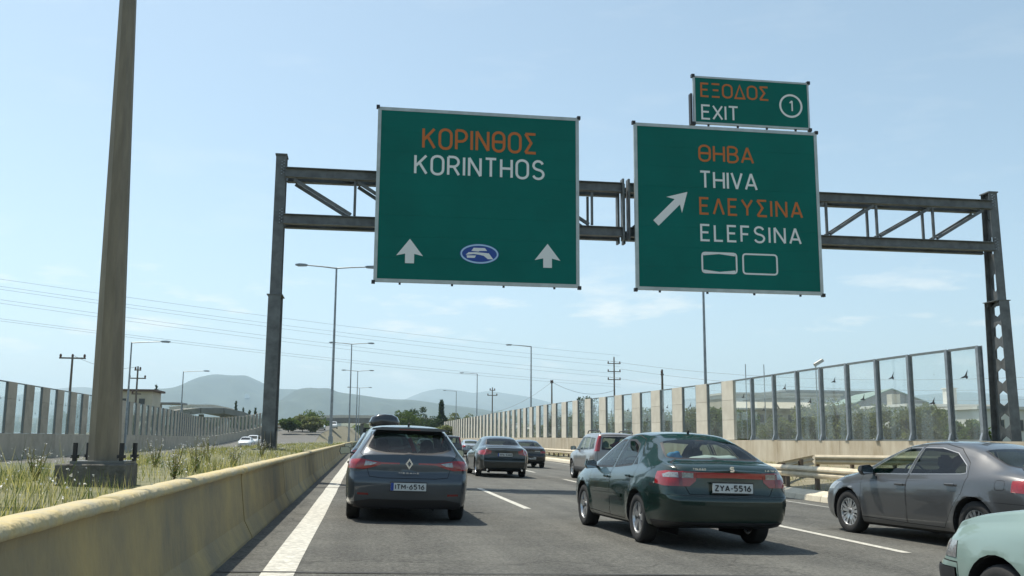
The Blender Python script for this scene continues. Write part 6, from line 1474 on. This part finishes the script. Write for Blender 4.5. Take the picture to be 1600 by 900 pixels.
# ---------------------------------------------------------------- more queueing cars, far
def simple_far(name, S_, reg, loc, label, col, cat='car', grp=GRP, rz=0, seats_on=False, plate=None, style='steel'):
    S_ = copy.deepcopy(S_); S_['step'] = .12
    return make_car(name, S_, loc, rz, label, grp, col, reg, style=style, rimm=M_rimd, seats_on=seats_on, cat=cat, plate=plate)[0]
P_wht = paint('white car paint', (.62, .63, .62), .0, .35); P_sil = paint('silver car paint', (.34, .36, .37), .6, .3); P_gr2 = paint('dark grey car paint', (.05, .052, .055), .4, .3)
svr = [r for r in sv_reg if r['n'] not in ('lower_cladding',)]
simple_far('suv', SV, svr, (6.9, 78, 0), 'dark off roader glimpsed between the hatchback and the executive saloon', P_gr2)
simple_far('saloon_car', MZS, gen_reg(1.10, 1.375, gl=M_gls), (9.0, 82, 0), 'silver saloon half hidden by the left flank of the executive saloon', P_sil)
simple_far('saloon_car', TS, b2_reg[:5], (6.0, 96, 0), 'dark saloon far ahead just above the off roader roof', P_gr2)
simple_far('hatchback', HB, [r for r in hb_reg if r['n'] in ('rear_window', 'tail_light', 'door_window')], (1.0, 44, 0), 'silver hatchback hidden ahead of the roof box car', P_sil)
simple_far('saloon_car', TS, b2_reg[:5], (9.8, 115, 0), 'pale saloon far ahead near the right noise wall', P_wht)
G2 = 'white cars on the opposite carriageway'
simple_far('saloon_car', MZS, gen_reg(1.10, 1.375, gl=M_gld), (-15.6, 136, Lz(136)), 'white saloon on the opposite carriageway left of the gantry post', P_wht, grp=G2, rz=math.pi)
simple_far('suv', SV, svr, (-16.2, 150, Lz(150)), 'second white car close behind the white saloon', P_wht, grp=G2, rz=math.pi)
simple_far('suv', SV, svr, (-7.0, 232, Lz(232)), 'white van like car by the overpass, left of the roof box', P_wht, grp=G2, rz=math.pi)
simple_far('saloon_car', MZS, gen_reg(1.10, 1.375, gl=M_gld), (-9.6, 226, Lz(226)), 'white car next to the second median lamp foot', P_wht, grp=G2, rz=math.pi)

# ================================================================== HAZE
bm = bmesh.new(); box(bm, -7500, 7500, -250, 11800, -1.2, 640)
o = finish(bm, 'haze', None); o['kind'] = 'stuff'; o['label'] = 'thin pale summer haze over the plain'; o['category'] = 'haze'
m = bpy.data.materials.new('haze air'); m.use_nodes = True; t = m.node_tree; t.nodes.clear(); oo = t.nodes.new('ShaderNodeOutputMaterial'); pv = t.nodes.new('ShaderNodeVolumePrincipled')
pv.inputs['Color'].default_value = (.64, .84, 1.0, 1); pv.inputs['Density'].default_value = .00012; pv.inputs['Anisotropy'].default_value = .3
t.links.new(pv.outputs[0], oo.inputs['Volume']); o.data.materials.clear(); o.data.materials.append(m)
